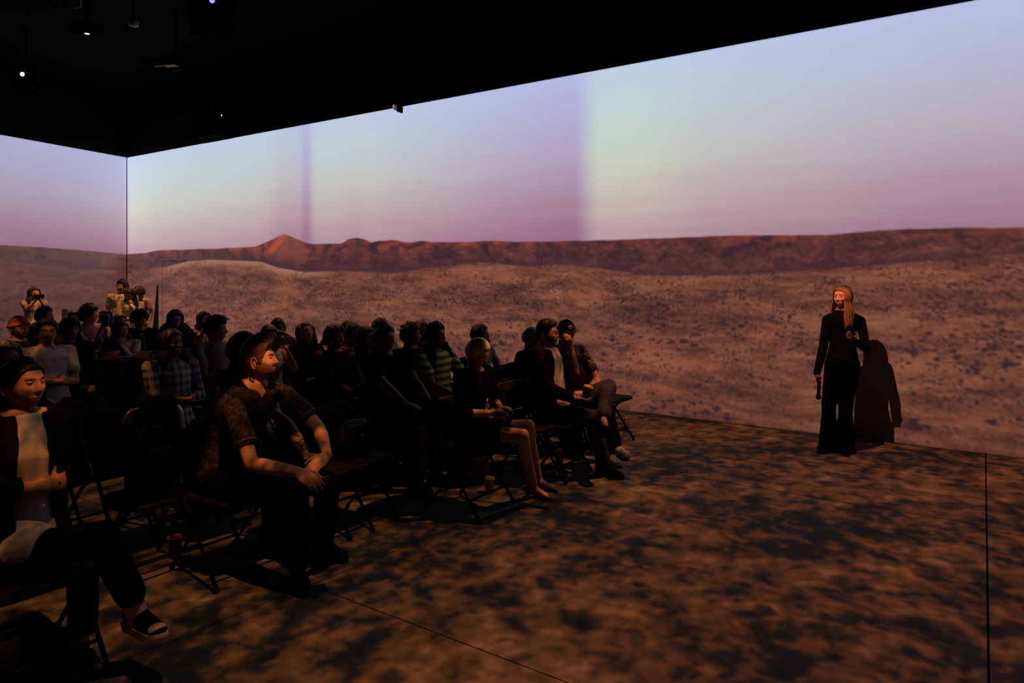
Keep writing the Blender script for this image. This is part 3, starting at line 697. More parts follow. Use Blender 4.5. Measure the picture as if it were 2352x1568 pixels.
    LEG = {}
    for k, n in ((1, 'L'), (-1, 'R')):
        lg = legs if isinstance(legs, str) else legs[0 if k == 1 else 1]; az = .085; pole = Vector((.6, 0, 1)); tdir = Vector((1, k*.2, 0)); pt = 0
        if stand: a_ = Vector((hp[k].x-.02, k*.105*s, az)); pole = Vector((1, 0, 0))
        elif lg == 'flat': a_ = Vector((.44*s, k*.11, az))
        elif lg == 'wide': a_ = Vector((.44*s, k*.20, az)); pole = Vector((.6, k*.35, 1))
        elif lg == 'back': a_ = Vector((.22*s, k*.10, az)); pole = Vector((1, 0, .6)); pt = 0
        elif lg == 'over': a_ = Vector((.62*s, -k*.10, .30)); pole = Vector((.3, 0, 1)); pt = 25; tdir = Vector((1, -k*.1, 0))
        elif lg == 'under': a_ = Vector((.46*s, k*.02, az)); pole = Vector((.6, k*.1, 1))
        elif lg == 'figure4': a_ = Vector((.42, -k*.16, .56)); pole = Vector((.3, k*1.0, .5)); tdir = Vector((.5, -k*.8, 0)); pt = 15
        if n+'a' in J: a_ = loc(W(*J[n+'a']))
        if n+'k' in J: kn = loc(W(*J[n+'k']))
        else: kn, a_ = ik(hp[k], a_, tl, cl, pole)
        if n+'t' in J: tdir = Rz.inverted() @ Vector(J[n+'t'])
        if n+'p' in J: pt = J[n+'p']
        body.cone(hp[k], .082*s*wd, kn, .052*s, 14); body.cone(kn, .052*s, kn.lerp(a_, .3)-Vector((.012, 0, 0)), .052*s*(.95 if female else 1), 12)
        body.cone(kn.lerp(a_, .3)-Vector((.012, 0, 0)), .052*s*(.95 if female else 1), a_, .034*s, 12)
        td = tdir.normalized(); body.cone(a_-Vector((0, 0, .02)), .032*s, a_+td*.11-Vector((0, 0, .055)), .026*s, 10); body.cone(a_-Vector((0, 0, .04)), .028*s, a_-td*.045-Vector((0, 0, .052)), .024*s, 10)
        LEG[k] = (hp[k], kn, a_, tdir, pt)
    # head direction
    if look is not None:
        d = loc(look)-hc; yaw = math.degrees(math.atan2(d.y, d.x)); yaw = (yaw+180) % 360-180; yaw = max(-80, min(80, yaw)); pitch = pitch+math.degrees(math.atan2(d.z, math.hypot(d.x, d.y)))*.7
    if yaw is None: yaw = 0
    Rm = rotm(yaw, pitch, roll); hsz = head_s*.95*(1 if not female else .97); res = {3: (84, 72), 2: (64, 52), 1: (44, 36), 0: (34, 28)}[near]
    add_head(bodyx, hc, Rm, hsz, female, res, beard)
    sm = skin_m(skin); hm = hair_m(hair); sm[2] = hm
    remesh_job('body', body, sm, E_, vox, 3, 0, bodyx)
    hs = dict(hs or {})
    if not hs.get('none'):
        hmesh = hair_mesh('hair', hc, Rm, hsz, female, '', (res[0], res[1]), rnd, hs); part('hair', hmesh, hm, E_)
    # clothes
    def clothmat(c): return c if isinstance(c, bpy.types.Material) else CLOTH(c)
    cm = clothmat(top[1]); kind = top[0]; cvox = max(vox, .0075) if near < 3 else .0065
    inf = .012 if kind != 'jacket' else .026
    gar = MB(); lo_t = -.10 if kind != 'crop' else .2
    pr = [p for p in prof if p[0] <= .97]; pr = [(a, b+.004*(a < .5), c_+.006*(a < .5)) for a, b, c_ in pr]
    if kind == 'tank': pr = [(a, b*(.9 if a > .7 else 1), c_) for a, b, c_ in pr if a <= .92]
    gar.loft([ring(a, b, c_, inf) for a, b, c_ in pr if a >= lo_t])
    for k in (1, -1):
        S, e_, wr, hd_ = ARM[k]; ar = s*(.92 if female else 1)*(slim*.5+.5)
        if kind != 'tank': gar.cone(neck-ld*.034, .040*s+inf*.5, S-ld*.004, .044*ar+inf*.5, 12)
        if kind == 'short':
            q = S.lerp(e_, .60); gar.cone(S-ld*.005, .050*ar+inf*.4, q, .056*ar+inf*.4, 14)
        elif kind in ('long', 'jacket'):
            x = inf*.6; gar.cone(S-ld*.005, .047*ar+x, e_, .040*ar+x, 14); gar.cone(e_, .043*ar+x, e_.lerp(wr, .97), .030*ar+x, 14)
        elif kind == 'roll':
            x = inf*.6; gar.cone(S-ld*.005, .048*ar+x, e_, .043*ar+x, 14); gar.cone(e_, .046*ar+x, e_.lerp(wr, .25), .044*ar+x, 14)
        elif kind == 'tank': gar.cone(S.lerp(neck, .45)+ld*.01, .022, S.lerp(neck, .45)-ld*.10, .05, 8)
    nkc = neck.copy()
    def cut_neck(c, nkc=nkc, lw=.082):                     # open the collar and the sleeve and hem ends
        d = c-nkc; h = d.dot(ld); r = (d-ld*h); return h > -.045 and r.length < lw*(.8 if h < -.02 else 1.0)
    if kind == 'jacket':
        gap = top[3] if len(top) > 3 else .055
        def cut(c, nkc=nkc, fw=fw, lat=lat, gap=gap):
            d = c-nkc; h = d.dot(ld); f = d.dot(fw); l = d.dot(lat)
            return cut_neck(c, nkc, .095) or (f > .03 and abs(l) < gap*(1.0+.6*min(1, max(0, -h*2))) and h > -.62)
        remesh_job('jacket', gar, cm, E_, cvox, 4, .012*(near > 0), None, cut, .004)
        inn = MB(); inn.loft([ring(a, b, c_, .010 if not HW else .013) for a, b, c_ in pr if a >= (-.02 if not HW else -.12)])
        if HW:
            for k in (1, -1): inn.cone(LEG[k][0]+Vector((0, 0, .02)), .098*s, LEG[k][0].lerp(LEG[k][1], .34)+Vector((0, 0, .02)), .092*s, 14)
        inn = inn; remesh_job('shirt', inn, clothmat(top[2]), E_, cvox, 4, .006, None, cut_neck, .003)
    else:
        vn = top[2] if len(top) > 2 and isinstance(top[2], float) else 0
        def cut2(c, nkc=nkc, fw=fw, lat=lat, vn=vn):
            d = c-nkc; h = d.dot(ld); f = d.dot(fw); l = d.dot(lat)
            return cut_neck(c, nkc) or (vn and f > .02 and h > -vn and abs(l) < .045*(1+h/vn))
        remesh_job({'short': 'shirt', 'tank': 'tank_top', 'long': 'sweater', 'roll': 'shirt'}[kind], gar, cm, E_, cvox, 4, (.010 if top[-1] != 'tight' else .003)*(near > 0), None, cut2, .003)
    bm_ = clothmat(bottom[1]); bk = bottom[0]; g2 = MB()
    g2.loft([ring(a, b, c_, .014) for a, b, c_ in prof if a <= .24])
    for k in (1, -1):
        h_, kn, a_, td, pt = LEG[k]
        if bk == 'long':
            x = .014*pants_r; g2.cone(h_, .086*s*wd+x, kn, .058*s+x, 16); g2.cone(kn, .058*s+x, a_+(kn-a_)*hem, (.050*s+x)*pants_r, 16)
        elif bk == 'flare':
            g2.cone(hip0-Vector((0, 0, .05)), .10, hip0-Vector((0, 0, .10)), .085, 14)
            g2.cone(h_, .088*s*wd+.008, kn, .064*s+.008, 16); e2 = a_-Vector((0, 0, .035))
            g2.loft([[c2+Vector((r_*math.cos(2*PI*j/18), r_*.95*math.sin(2*PI*j/18), 0)) for j in range(18)] for c2, r_ in ((kn+Vector((0, 0, .06)), .068), (kn-Vector((0, 0, .08)), .068), (kn.lerp(e2, .6), .078), (e2+Vector((.01, 0, .0)), .094), (e2+Vector((.01, 0, -.02)), .096))])
        elif bk == 'shorts': g2.cone(h_, .095*s*wd, h_.lerp(kn, .85), .082*s, 16)
        elif bk == 'skirt': g2.cone(h_, .100*s*wd, h_.lerp(kn, .55), .088*s, 16)
    if bk == 'skirt': g2.cone((LEG[1][0]+LEG[-1][0])/2, .10*s, (LEG[1][0].lerp(LEG[1][1], .5)+LEG[-1][0].lerp(LEG[-1][1], .5))/2, .080*s, 16)
    remesh_job({'long': 'trousers', 'flare': 'trousers', 'shorts': 'shorts', 'skirt': 'skirt'}[bk], g2, bm_, E_, cvox, 4, .008*(near > 0), None, None, 0)
    for k in (1, -1):
        h_, kn, a_, td, pt = LEG[k]; add_shoe(E_, shoes[0], (clothmat(shoes[1]), clothmat(shoes[2])), a_, td, pitch=pt)
    if glasses:
        gm = MB()
        for sy in (1, -1):
            cc = Vector((.097, sy*.033, .012)); gm.tube([hc+Rm @ ((cc+Vector((-.004*abs(math.cos(R(a_))), sy*.0+.021*math.cos(R(a_)), .017*math.sin(R(a_)))))*hsz) for a_ in range(0, 361, 30)], .0019, 5)
            gm.tube([hc+Rm @ (Vector(q)*hsz) for q in ((.093, sy*.053, .016), (.05, sy*.074, .014), (-.002, sy*.080, .012), (-.014, sy*.078, -.004))], .0018, 5)
        gm.tube([hc+Rm @ (Vector(q)*hsz) for q in ((.099, .012, .016), (.103, 0, .018), (.099, -.012, .016))], .0019, 5)
        part('glasses', gm.mesh('glasses'), mat('glasses frame', (.02, .02, .02), .3, .5) if glasses is True else mat('metal glasses frame', (.5, .4, .3), .3, .5, metal=.8), E_)
    info = dict(root=root, Rz=Rz, hc=hc, Rm=Rm, hs=hsz, neck=neck, ld=ld, fw=fw, lat=lat, arm=ARM, leg=LEG, E=E_, hip=hip0, world=lambda p: root+Rz @ p, heading=heading, ring=ring)
    if chair and not stand: CHAIR_AT.append((root.copy(), heading, label))
    return info
CHAIR_AT = []
def CLOTH(n):
    C_ = {'black': (.0032, .003, .0034), 'charcoal': (.02, .02, .022), 'navy': (.012, .014, .03), 'white': (.42, .40, .42), 'cream': (.62, .54, .40), 'grey': (.26, .24, .24), 'lightgrey': (.40, .37, .37), 'pink': (.42, .17, .26), 'rose': (.45, .30, .27),
          'denim': (.035, .035, .065), 'brown': (.05, .022, .015), 'khaki': (.30, .22, .10), 'green': (.30, .36, .22), 'maroon': (.06, .012, .010), 'orange': (.50, .13, .04), 'gum': (.12, .05, .03)}
    c = C_[n]; return mat(n+' cloth', c, .95, .04, .12, 140, var=.10, sheen=.0)
# ------------------------------------------------------------------ patterned cloth
def _stripe(g, tc):
    s = g.sep(tc); z = g.m('ADD', s[2], g.m('MULTIPLY', g.m('SUBTRACT', g.noise(tc, 5, 2), .5), .02))
    k = g.m('SINE', g.m('MULTIPLY', z, 2*PI/.062)); return g.mix(g.ss(k, -.12, .12), (.02, .22, .06, 1), (.85, .74, .12, 1))
def _plaid(g, tc):
    s = g.sep(tc); w = g.m('MULTIPLY', g.m('SUBTRACT', g.noise(tc, 6, 2), .5), .03)
    a = g.ss(g.m('SINE', g.m('MULTIPLY', g.m('ADD', s[1], w), 2*PI/.058)), .05, .35); b = g.ss(g.m('SINE', g.m('MULTIPLY', g.m('ADD', s[2], w), 2*PI/.058)), .05, .35)
    c = g.ss(g.m('SINE', g.m('MULTIPLY', g.m('ADD', s[0], w), 2*PI/.058)), .3, .6)
    return g.mix(g.m('MULTIPLY', g.m('ADD', g.m('ADD', a, b), g.m('MULTIPLY', c, .3)), .42, clamp=True), (.42, .38, .44, 1), (.02, .018, .045, 1))
def _small_check(g, tc):
    s = g.sep(tc); a = g.ss(g.m('SINE', g.m('MULTIPLY', s[1], 2*PI/.026)), .75, .9); b = g.ss(g.m('SINE', g.m('MULTIPLY', s[2], 2*PI/.026)), .75, .9)
    return g.mix(g.m('MAXIMUM', a, b), (.012, .012, .018, 1), (.12, .12, .16, 1))
def _paisley(g, tc):
    w = g.noise(tc, 7, 3, .6, 1.5, True); n = g.noise(g.vm('ADD', tc, g.vm('MULTIPLY', w, (.15, .15, .15))), 11, 4, .7, 3.0)
    return g.mix(g.ss(n, .50, .60), (.010, .009, .011, 1), (.050, .042, .043, 1))
def _floral(base, spot, sc=16, t0=.52):
    def f(g, tc): return g.mix(g.ss(g.noise(tc, sc, 3, .6, 1.0), t0, t0+.06), base, spot)
    return f
def _lineart(g, tc):
    n = g.noise(tc, 9, 2, .5, 3.5); k = g.m('ABSOLUTE', g.m('SUBTRACT', n, .5)); s = g.sep(tc)
    m = g.m('MULTIPLY', g.ss(k, .012, .004), g.m('MULTIPLY', g.ss(s[0], .06, .10), g.m('MULTIPLY', g.ss(s[2], .66, .72), g.ss(s[1], -.13, -.09))))
    return g.mix(m, (.007, .007, .008, 1), (.38, .30, .34, 1))
P_STRIPE = pat_mat('yellow and green stripes', _stripe); P_PLAID = pat_mat('plaid cotton', _plaid); P_CHECK = pat_mat('small dark check', _small_check)
P_PAIS = pat_mat('dark printed shirt', _paisley); P_FLOR = pat_mat('blotched tee', _floral((.66, .58, .44, 1), (.14, .12, .10, 1), 14, .56)); P_LACE = pat_mat('white speckled blouse', _floral((.30, .20, .16, 1), (.60, .52, .44, 1), 40, .50)); P_LINE = pat_mat('black tee with line drawing', _lineart)
P_MOTTLE = pat_mat('mottled grey blouse', _floral((.16, .15, .18, 1), (.30, .28, .32, 1), 18, .5)); P_SEQ = pat_mat('speckled skirt', _floral((.02, .02, .03, 1), (.40, .36, .36, 1), 70, .56))
P_TATTOO = None
SHORT = dict(top=.020, side=.008, bk=.010, rough=.003)
def LONG(n=110, L=.34, **k): d = dict(top=.016, side=.012, back=.016, rough=.002, freq=6, locks=n, length=L, lock_r=.0105, curl=.006); d.update(k); return d
# ------------------------------------------------------------------ the speaker by the wall
pr = person('standing speaker with long blond hair in black top and flared trousers', (1935, 655, 7.4), heading=-80, yaw=-30, pitch=-2, female=True, H=1.0, lean=0, stand=True, arms='side', skin='fair', hair='blond', near=2, chair=False, group='standing people',
    hs=LONG(150, .26, az0=48, lock_r=.008, spread=.02, curl=.003, fringe=0, top=.014), top=('long', 'black', 'tight'), bottom=('flare', 'black'), shoes=('dress', 'black', 'black'), slim=.92,
    J={'Rs': (1900, 733, 7.42), 'Ls': (1976, 735, 7.45), 'Re': (1890, 802, 7.40), 'Rw': (1876, 858, 7.30), 'Rh': (1880, 900, 7.28), 'Le': (1990, 800, 7.40), 'Lw': (1962, 783, 7.22), 'Lh': (1938, 760, 7.12), 'Lu': (.3, -.3, -.8), 'Lc': 40,
       'Ra': (1901, 1018, 7.42), 'La': (1943, 1024, 7.36), 'Rk': (1904, 928, 7.36), 'Lk': (1942, 930, 7.33), 'Rt': (-.2, -1, 0), 'Lt': (.15, -1, 0)})
def held(name, label, cat, mb, m, loc, rot, group=None):
    o = link(name, mb.mesh(name), m); o.location = loc; o.rotation_euler = rot; tag(o, label, cat, group); return o
M_BLACKPL = mat('black plastic', (.008, .008, .009), .35, .5); M_DKMET = mat('dark metal tube', (.012, .012, .012), .38, .5, metal=.3)
mc = empty('microphone', 'black handheld microphone held low in the standing speaker\'s right hand', 'microphone', W(1881, 884, 7.26)); mc.rotation_euler = (R(8), R(4), 0)
part('handle', MB().lathe([(.012, -.10), (.016, -.09), (.018, .06), (.020, .08)], 16).mesh('handle'), M_BLACKPL, mc)
part('grille', MB().ell((0, 0, -.115), [(.026, 0, 0), (0, .026, 0), (0, 0, .028)], 16, 10).mesh('grille'), mat('grille', (.03, .03, .03), .5, .5, bump=.6, bscale=600), mc)
# ------------------------------------------------------------------ front row, nearest first
man = person('bearded man with swept-back fair hair leaning on knees, dark printed shirt', (594, 778, 4.25), heading=0, yaw=44, pitch=6, roll=0, lean=24, twist=6, skin='fair', hair='ginger', near=3, beard='stubble', legs='wide',
    hs=dict(top=.020, side=.005, back=.010, rough=.0015, freq=7, quiff=.018, recede=.10, seed=3, comb=230), top=('short', P_PAIS, .06), bottom=('long', 'black'), shoes=('dress', 'black', 'black'),
    J={'Rs': (536, 932, 4.12), 'Ls': (655, 903, 4.42), 'Re': (578, 1066, 3.98), 'Rw': (684, 1083, 3.80), 'Rh': (738, 1118, 3.74), 'Ru': (.2, -.5, .9), 'Rc': 38, 'Le': (733, 985, 4.35), 'Lw': (752, 1045, 4.12), 'Lh': (716, 1076, 4.02), 'Lu': (.6, -.3, .8), 'Lc': 30,
       'Rk': (672, 1128, 3.92), 'Lk': (752, 1112, 4.28), 'Ra': (684, 1300, 4.22), 'La': (742, 1242, 4.62), 'Rt': (1, -.55, 0), 'Lt': (1, .1, 0)})
def collar(info, m, rr=.078, name='collar', drop=.03, piping=None):
    mb = MB(); c = info['neck']; ld, fw, lat = info['ld'], info['fw'], info['lat']; n = 22; A, B, C2, D2 = [], [], [], []
    for j in range(n+1):
        a = R(28)+(2*PI-R(56))*j/n; f, l = math.cos(a), math.sin(a); dz = -.055*max(0, f)
        for L_, r_, h in ((A, rr-.012, .012), (B, rr-.010, .016), (C2, rr+.020, -.022-drop*max(0, f)), (D2, rr+.018, -.028-drop*max(0, f))): L_.append(c+fw*(f*r_+.0)+lat*(l*r_)+ld*(h+dz))
    for j in range(n):
        q = [A[j], B[j], C2[j], D2[j], A[j+1], B[j+1], C2[j+1], D2[j+1]]; mb.add(q, [(0, 1, 5, 4), (1, 2, 6, 5), (2, 3, 7, 6), (3, 0, 4, 7)])
    return part(name, mb.mesh(name), m, info['E'])
collar(man, CLOTH('black'), .098, drop=.045)
def cuff(info, k, m, t=.60, r=.066, name='sleeve_trim'):
    S, e_, wr, _ = info['arm'][k]; c = S.lerp(e_, t); a = (e_-S).normalized(); x = a.orthogonal().normalized(); y = a.cross(x)
    part(name, MB().tube([c+x*r*math.cos(q*PI/12)+y*r*math.sin(q*PI/12) for q in range(25)], .0035, 6).mesh(name), m, info['E'])
M_TRIM = mat('pale trim', (.12, .13, .15), .8, .2)
for k in (1, -1): cuff(man, k, M_TRIM, .645, .058)
fgw = person('woman with pulled-back dark hair in black jacket over white blouse, nearest the camera', (52, 820, 3.25), heading=0, yaw=22, pitch=0, female=True, lean=-6, skin='mid', hair='black', near=3, legs=('flat', 'over'), arms='cross', hem=.24, HW=True,
    hs=dict(top=.014, side=.010, back=.016, rough=.002, freq=6, bun=(-.13, 0, .0), bun_r=.036), top=('jacket', 'black', 'white', .048), bottom=('long', 'black'), shoes=('sneaker', 'black', 'lightgrey'),
    J={'Ra': (318, 1402, 3.25), 'Rk': (235, 1235, 3.10), 'Rt': (1, .0, 0), 'Rp': -4, 'La': (190, 1488, 3.42), 'Lk': (190, 1265, 3.5), 'Lt': (1, -.1, 0)})
def sock(info, k, m, r=.043):
    h_, kn, a_, td, pt = info['leg'][k]; part('sock', MB().cone(a_-Vector((0, 0, .03)), r*.98, a_+(kn-a_).normalized()*.085, r, 16).mesh('sock'), m, info['E'])
for k in (1, -1): sock(fgw, k, mat('white sock', (.55, .50, .52), .9, .1, .8, 150))
bl = person('woman with cropped platinum hair looking down, black buttoned dress, bare legs', (1096, 773, 5.6), heading=0, yaw=10, pitch=-30, female=True, lean=4, skin='pale', hair='platinum', near=2,
    hs=dict(top=.010, side=.007, back=.008, rough=.0016, freq=16), top=('roll', 'black'), bottom=('skirt', 'black'), shoes=('heel', 'black', 'black'),
    J={'Rw': (1133, 948, 5.45), 'Rh': (1172, 958, 5.3), 'Ru': (0, -1, .4), 'Lw': (1150, 936, 5.62), 'Lh': (1186, 938, 5.5), 'Rk': (1200, 1000, 5.35), 'Lk': (1214, 978, 5.62), 'Ra': (1226, 1116, 5.68), 'La': (1236, 1098, 5.86), 'Rt': (1, -.05, 0), 'Lt': (1, 0, 0)})
gl = person('bespectacled bearded young man in black hooded jacket over pale polo, ankle on knee', (1257, 735, 6.6), heading=0, yaw=14, pitch=2, lean=-10, skin='fair', hair='black', near=2, beard='full', glasses=True,
    hs=dict(top=.026, side=.008, back=.012, rough=.004, quiff=.012), top=('jacket', 'black', 'lightgrey', .070), bottom=('long', 'denim'), shoes=('dress', 'black', 'black'), legs=('figure4', 'flat'),
    J={'Rw': (1318, 915, 6.35), 'Rh': (1345, 912, 6.3), 'Lw': (1345, 905, 6.5), 'Lh': (1330, 898, 6.4), 'Lk': (1398, 888, 6.75), 'La': (1385, 955, 6.3), 'Lt': (.6, -.8, 0), 'Lp': 20, 'Rk': (1360, 960, 6.35), 'Ra': (1388, 1068, 6.5), 'Rt': (1, -.1, 0)})
collar(gl, CLOTH('lightgrey'), .082)
cap = person('man in black cap and glasses resting hand at mouth, black tee with line drawing', (1300, 738, 7.3), heading=-28, yaw=-10, pitch=-4, roll=0, lean=12, skin='fair', hair='brown', near=2, beard='stubble', glasses=True,
    hs=dict(top=.010, side=.006, back=.008), top=('short', P_LINE), bottom=('long', 'black'), shoes=('sneaker', 'white', 'lightgrey'),
    J={'Re': (1322, 855, 6.95), 'Rw': (1310, 797, 6.95), 'Rh': (1304, 776, 6.9), 'Ru': (.5, -.7, .2), 'Rc': 55, 'Le': (1372, 872, 7.35), 'Lw': (1345, 905, 7.1), 'Rk': (1395, 945, 6.9), 'Ra': (1398, 1040, 6.95), 'La': (1414, 1022, 7.2), 'Rt': (.9, -.5, 0), 'Lt': (.9, -.4, 0)})
def baseball_cap(info, m, label_m=None):
    c, Rm, s = info['hc'], info['Rm'], info['hs']; d = sph_dirs(48, 36); P = head_pos(d)
    az = np.abs(np.arctan2(d[:, 1], d[:, 0])); z = d[:, 2]; mk = sst(-.04, .04, z-(.42-.18*az/PI))
    r = mk*(.020+.012*np.clip(z, 0, 1))-(1-mk)*.02
    mb = MB(); mb.add([c+Rm @ Vector(q) for q in (P+d*r[:, None])*s], grid_faces(48, 36))
    o = part('cap', mb.mesh('cap'), m, info['E'])
    br = MB()
    for h in (0, .004): pass
    ring_ = []
    top_, bot_ = [], []
    for j in range(13):
        a = R(-62+124*j/12); i_ = Vector((.104*math.cos(a), .090*math.sin(a), .052)); o_ = Vector((.100*math.cos(a)+.075*math.cos(a)**.8, .088*math.sin(a), .052-.010))
        top_.append((i_, o_))
    for j in range(12):
        (a, b), (c2, d2) = top_[j], top_[j+1]; t = Vector((0, 0, .004)); q = [a, b, d2, c2, a-t, b-t, d2-t, c2-t]
        br.add([c+Rm @ (v*s) for v in q], [(0, 1, 2, 3), (7, 6, 5, 4), (0, 4, 5, 1), (1, 5, 6, 2), (2, 6, 7, 3), (3, 7, 4, 0)])
    part('brim', br.mesh('brim'), m, o)
    if label_m:
        lb = MB(); 
        lb.add([c+Rm @ (Vector(v)*s) for v in ((.128, -.022, .074), (.128, .016, .074), (.119, .016, .104), (.119, -.022, .104), (.122, -.022, .074), (.122, .016, .074), (.112, .016, .104), (.112, -.022, .104))], [(0, 1, 2, 3), (7, 6, 5, 4), (0, 4, 5, 1), (1, 5, 6, 2), (2, 6, 7, 3), (3, 7, 4, 0)]); part('cap_patch', lb.mesh('cap_patch', False), label_m, o)
        l2 = MB(); l2.add([c+Rm @ (Vector(v)*s) for v in ((.1288, -.012, .083), (.1288, .006, .083), (.127, .006, .090), (.126, -.004, .096), (.127, -.012, .090))], [(0, 1, 2, 3, 4)]); part('patch_print', l2.mesh('pp', False), CLOTH('charcoal'), o)
baseball_cap(cap, mat('black cap cloth', (.010, .010, .011), .85, .2), mat('cap patch', (.40, .33, .30), .8))
old = person('grey-haired older man seen from behind, black shirt, hand on the chair beside', (1222, 748, 7.65), heading=4, yaw=42, lean=-2, skin='fair', hair='grey', near=1, hs=dict(top=.003, side=.008, back=.008, rough=.002, recede=.35), top=('roll', 'black'), bottom=('long', 'black'),
    J={'Re': (1192, 858, 7.45), 'Rw': (1203, 893, 7.4), 'Rh': (1214, 906, 7.3), 'Ru': (0, 0, 1)})
# ------------------------------------------------------------------ second row and behind
person_rows = []
polo = person('woman with pinned-up dark hair in black polo with pale piping', (884, 746, 6.4), yaw=4, female=True, lean=-8, skin='fair', hair='black', near=2, slim=1.12, hs=dict(top=.018, side=.010, back=.020, rough=.004, bun=(-.12, 0, .02), bun_r=.03), top=('short', 'black', .07), arms='thigh', bottom=('long', 'black'))
for k in (1, -1): cuff(polo, k, M_TRIM, .645, .062)
collar(polo, M_TRIM, .066, 'collar_piping', .01)
st = person('long-haired person in yellow and green striped tee', (1000, 741, 6.8), yaw=8, pitch=2, lean=-6, skin='mid', hair='black', near=2, hs=LONG(130, .24, curl=.018, lock_r=.013, top=.024, side=.020, rough=.006, spread=.06, az0=70), top=('short', P_STRIPE), bottom=('shorts', 'khaki'), shoes=('sneaker', 'black', 'grey'), arms='thigh')
bun = person('person with dark hair in low bun, dark red shirt under dark jacket', (768, 745, 6.75), yaw=6, lean=-8, female=True, skin='fair', hair='black', near=2, hs=dict(top=.024, side=.014, back=.018, rough=.004, bun=(-.115, .0, -.045), bun_r=.040, fringe=14, fringe_len=.42), top=('jacket', 'brown', 'maroon', .05), bottom=('long', 'black'), legs='flat')
plaid = person('dark-haired woman in blue and white plaid shirt with folded arms', (393, 755, 5.8), yaw=8, pitch=6, female=True, lean=-8, skin='mid', hair='black', near=2, arms='cross', hs=LONG(100, .14, spread=.03), top=('roll', P_PLAID), bottom=('long', 'denim'))
tee = person('young man in dark round glasses and white tee with folded arms', (107, 734, 6.75), yaw=-12, pitch=6, lean=-8, skin='fair', hair='dark', near=2, arms='cross', glasses=True, beard='goatee', hs=dict(top=.030, side=.020, back=.022, rough=.005, fringe=10, fringe_len=.62, recede=.12), top=('short', 'white'), bottom=('long', 'black'))
tx = bpy.data.curves.new('print', 'FONT')
lh = person('woman with long dark hair and fringe in black sweater beside the white tee', (160, 729, 7.25), yaw=-2, female=True, lean=-8, skin='mid', hair='dark', near=2, hs=LONG(120, .24, fringe=26, fringe_len=.30, spread=.03), top=('long', 'black'), bottom=('long', 'black'))
bean = person('man in orange beanie and glasses at the left, dark top', (43, 727, 7.7), yaw=18, lean=-6, skin='mid', hair='dark', near=2, beard='full', glasses='metal', hs=dict(top=.004, side=.004, back=.006), top=('long', 'charcoal'), bottom=('long', 'black'),
    J={'Rw': (28, 822, 7.0), 'Rh': (36, 815, 6.9)})
def beanie(info, m):
    c, Rm, s = info['hc'], info['Rm'], info['hs']; d = sph_dirs(48, 36); P = head_pos(d); az = np.abs(np.arctan2(d[:, 1], d[:, 0])); z = d[:, 2]
    e = z-(.34-.42*az/PI); mk = sst(-.04, .04, e); rib = .0012*np.sin(np.arctan2(d[:, 1], d[:, 0])*48)
    r = mk*(.014+.010*np.clip(z, 0, 1)+.006*sst(.22, .18, e)+rib)-(1-mk)*.02
    mb = MB(); mb.add([c+Rm @ Vector(q) for q in (P+d*r[:, None])*s], grid_faces(48, 36)); part('beanie', mb.mesh('beanie'), m, info['E'])
beanie(bean, mat('orange knit', (.42, .085, .03), .95, .1, .5, 200))
far39 = person('dark-haired person cropped by left edge behind the nearest woman', (10, 782, 4.6), yaw=0, lean=-4, skin='mid', hair='black', near=2, female=True, glasses=True, hs=LONG(90, .12), top=('long', 'black'), bottom=('long', 'black'))
dkfg = person('black-haired person with rosy hair tie hidden behind the swept-back man', (560, 766, 5.2), yaw=20, lean=-6, skin='fair', hair='black', near=2, female=True, hs=dict(top=.030, side=.024, back=.036, rough=.003, locks=40, length=.12), top=('short', 'black'), bottom=('long', 'black'),
    J={'Re': (662, 972, 4.95), 'Rw': (703, 1046, 4.72), 'Rh': (716, 1068, 4.62), 'Ru': (.3, -.8, .3)})
P_TAT = pat_mat('inked skin', lambda g, tc: g.mix(g.ss(g.noise(tc, 24, 2, .5, 2.0), .50, .54), (.27, .15, .095, 1), (.025, .018, .018, 1)))
_a = dkfg['arm'][-1]; part('tattoo', MB().cone(_a[1].lerp(_a[2], .38), .0385, _a[1].lerp(_a[2], .85), .0325, 14).mesh('tattoo'), P_TAT, dkfg['E'])
mop = person('young man with mop of black hair, grey tee and dark open vest', (497, 729, 7.3), yaw=42, lean=-6, skin='mid', hair='black', near=2, hs=dict(top=.040, side=.022, back=.016, rough=.007, quiff=.012, fringe=26, fringe_len=.45), top=('short', 'grey'), bottom=('long', 'black'))
hoo = MB()
ph = person('woman in white tank top holding phone sideways before her face', (618, 747, 7.2), yaw=-20, lean=-6, female=True, skin='fair', hair='black', near=2, arms='phone', hs=dict(top=.022, side=.012, back=.026, rough=.003, bun=(-.12, 0, .03), bun_r=.03), top=('tank', 'lightgrey'), bottom=('long', 'khaki'),
    J={'Rw': (628, 806, 6.9), 'Rh': (640, 786, 6.88), 'Lw': (662, 812, 7.0), 'Lh': (655, 786, 6.92), 'Rc': 60, 'Lc': 60})
hf = person('dark-skinned man behind the phone filmer, hand raised to face', (638, 729, 8.4), yaw=-40, lean=-6, skin='dark', hair='black', near=1, hs=dict(top=.012, side=.006, back=.008, rough=.003, freq=20), top=('short', 'rose'), bottom=('long', 'black'),
    J={'Lw': (655, 768, 8.1), 'Le': (690, 795, 8.3), 'Lh': (640, 758, 8.0), 'Lc': 30})
upw = person('long-haired brunette looking up, black jacket, in the middle of the crowd', (702, 740, 7.8), yaw=-12, pitch=22, lean=-10, female=True, skin='fair', hair='brown', near=1, hs=LONG(110, .30, spread=.035), top=('long', 'black'), bottom=('long', 'black'))
pink = person('person with cropped dark hair and thin glasses in pink tee', (812, 741, 7.7), yaw=2, lean=-8, skin='mid', hair='black', near=1, glasses='metal', hs=dict(top=.014, side=.007, back=.010), top=('short', 'pink'), bottom=('long', 'black'))
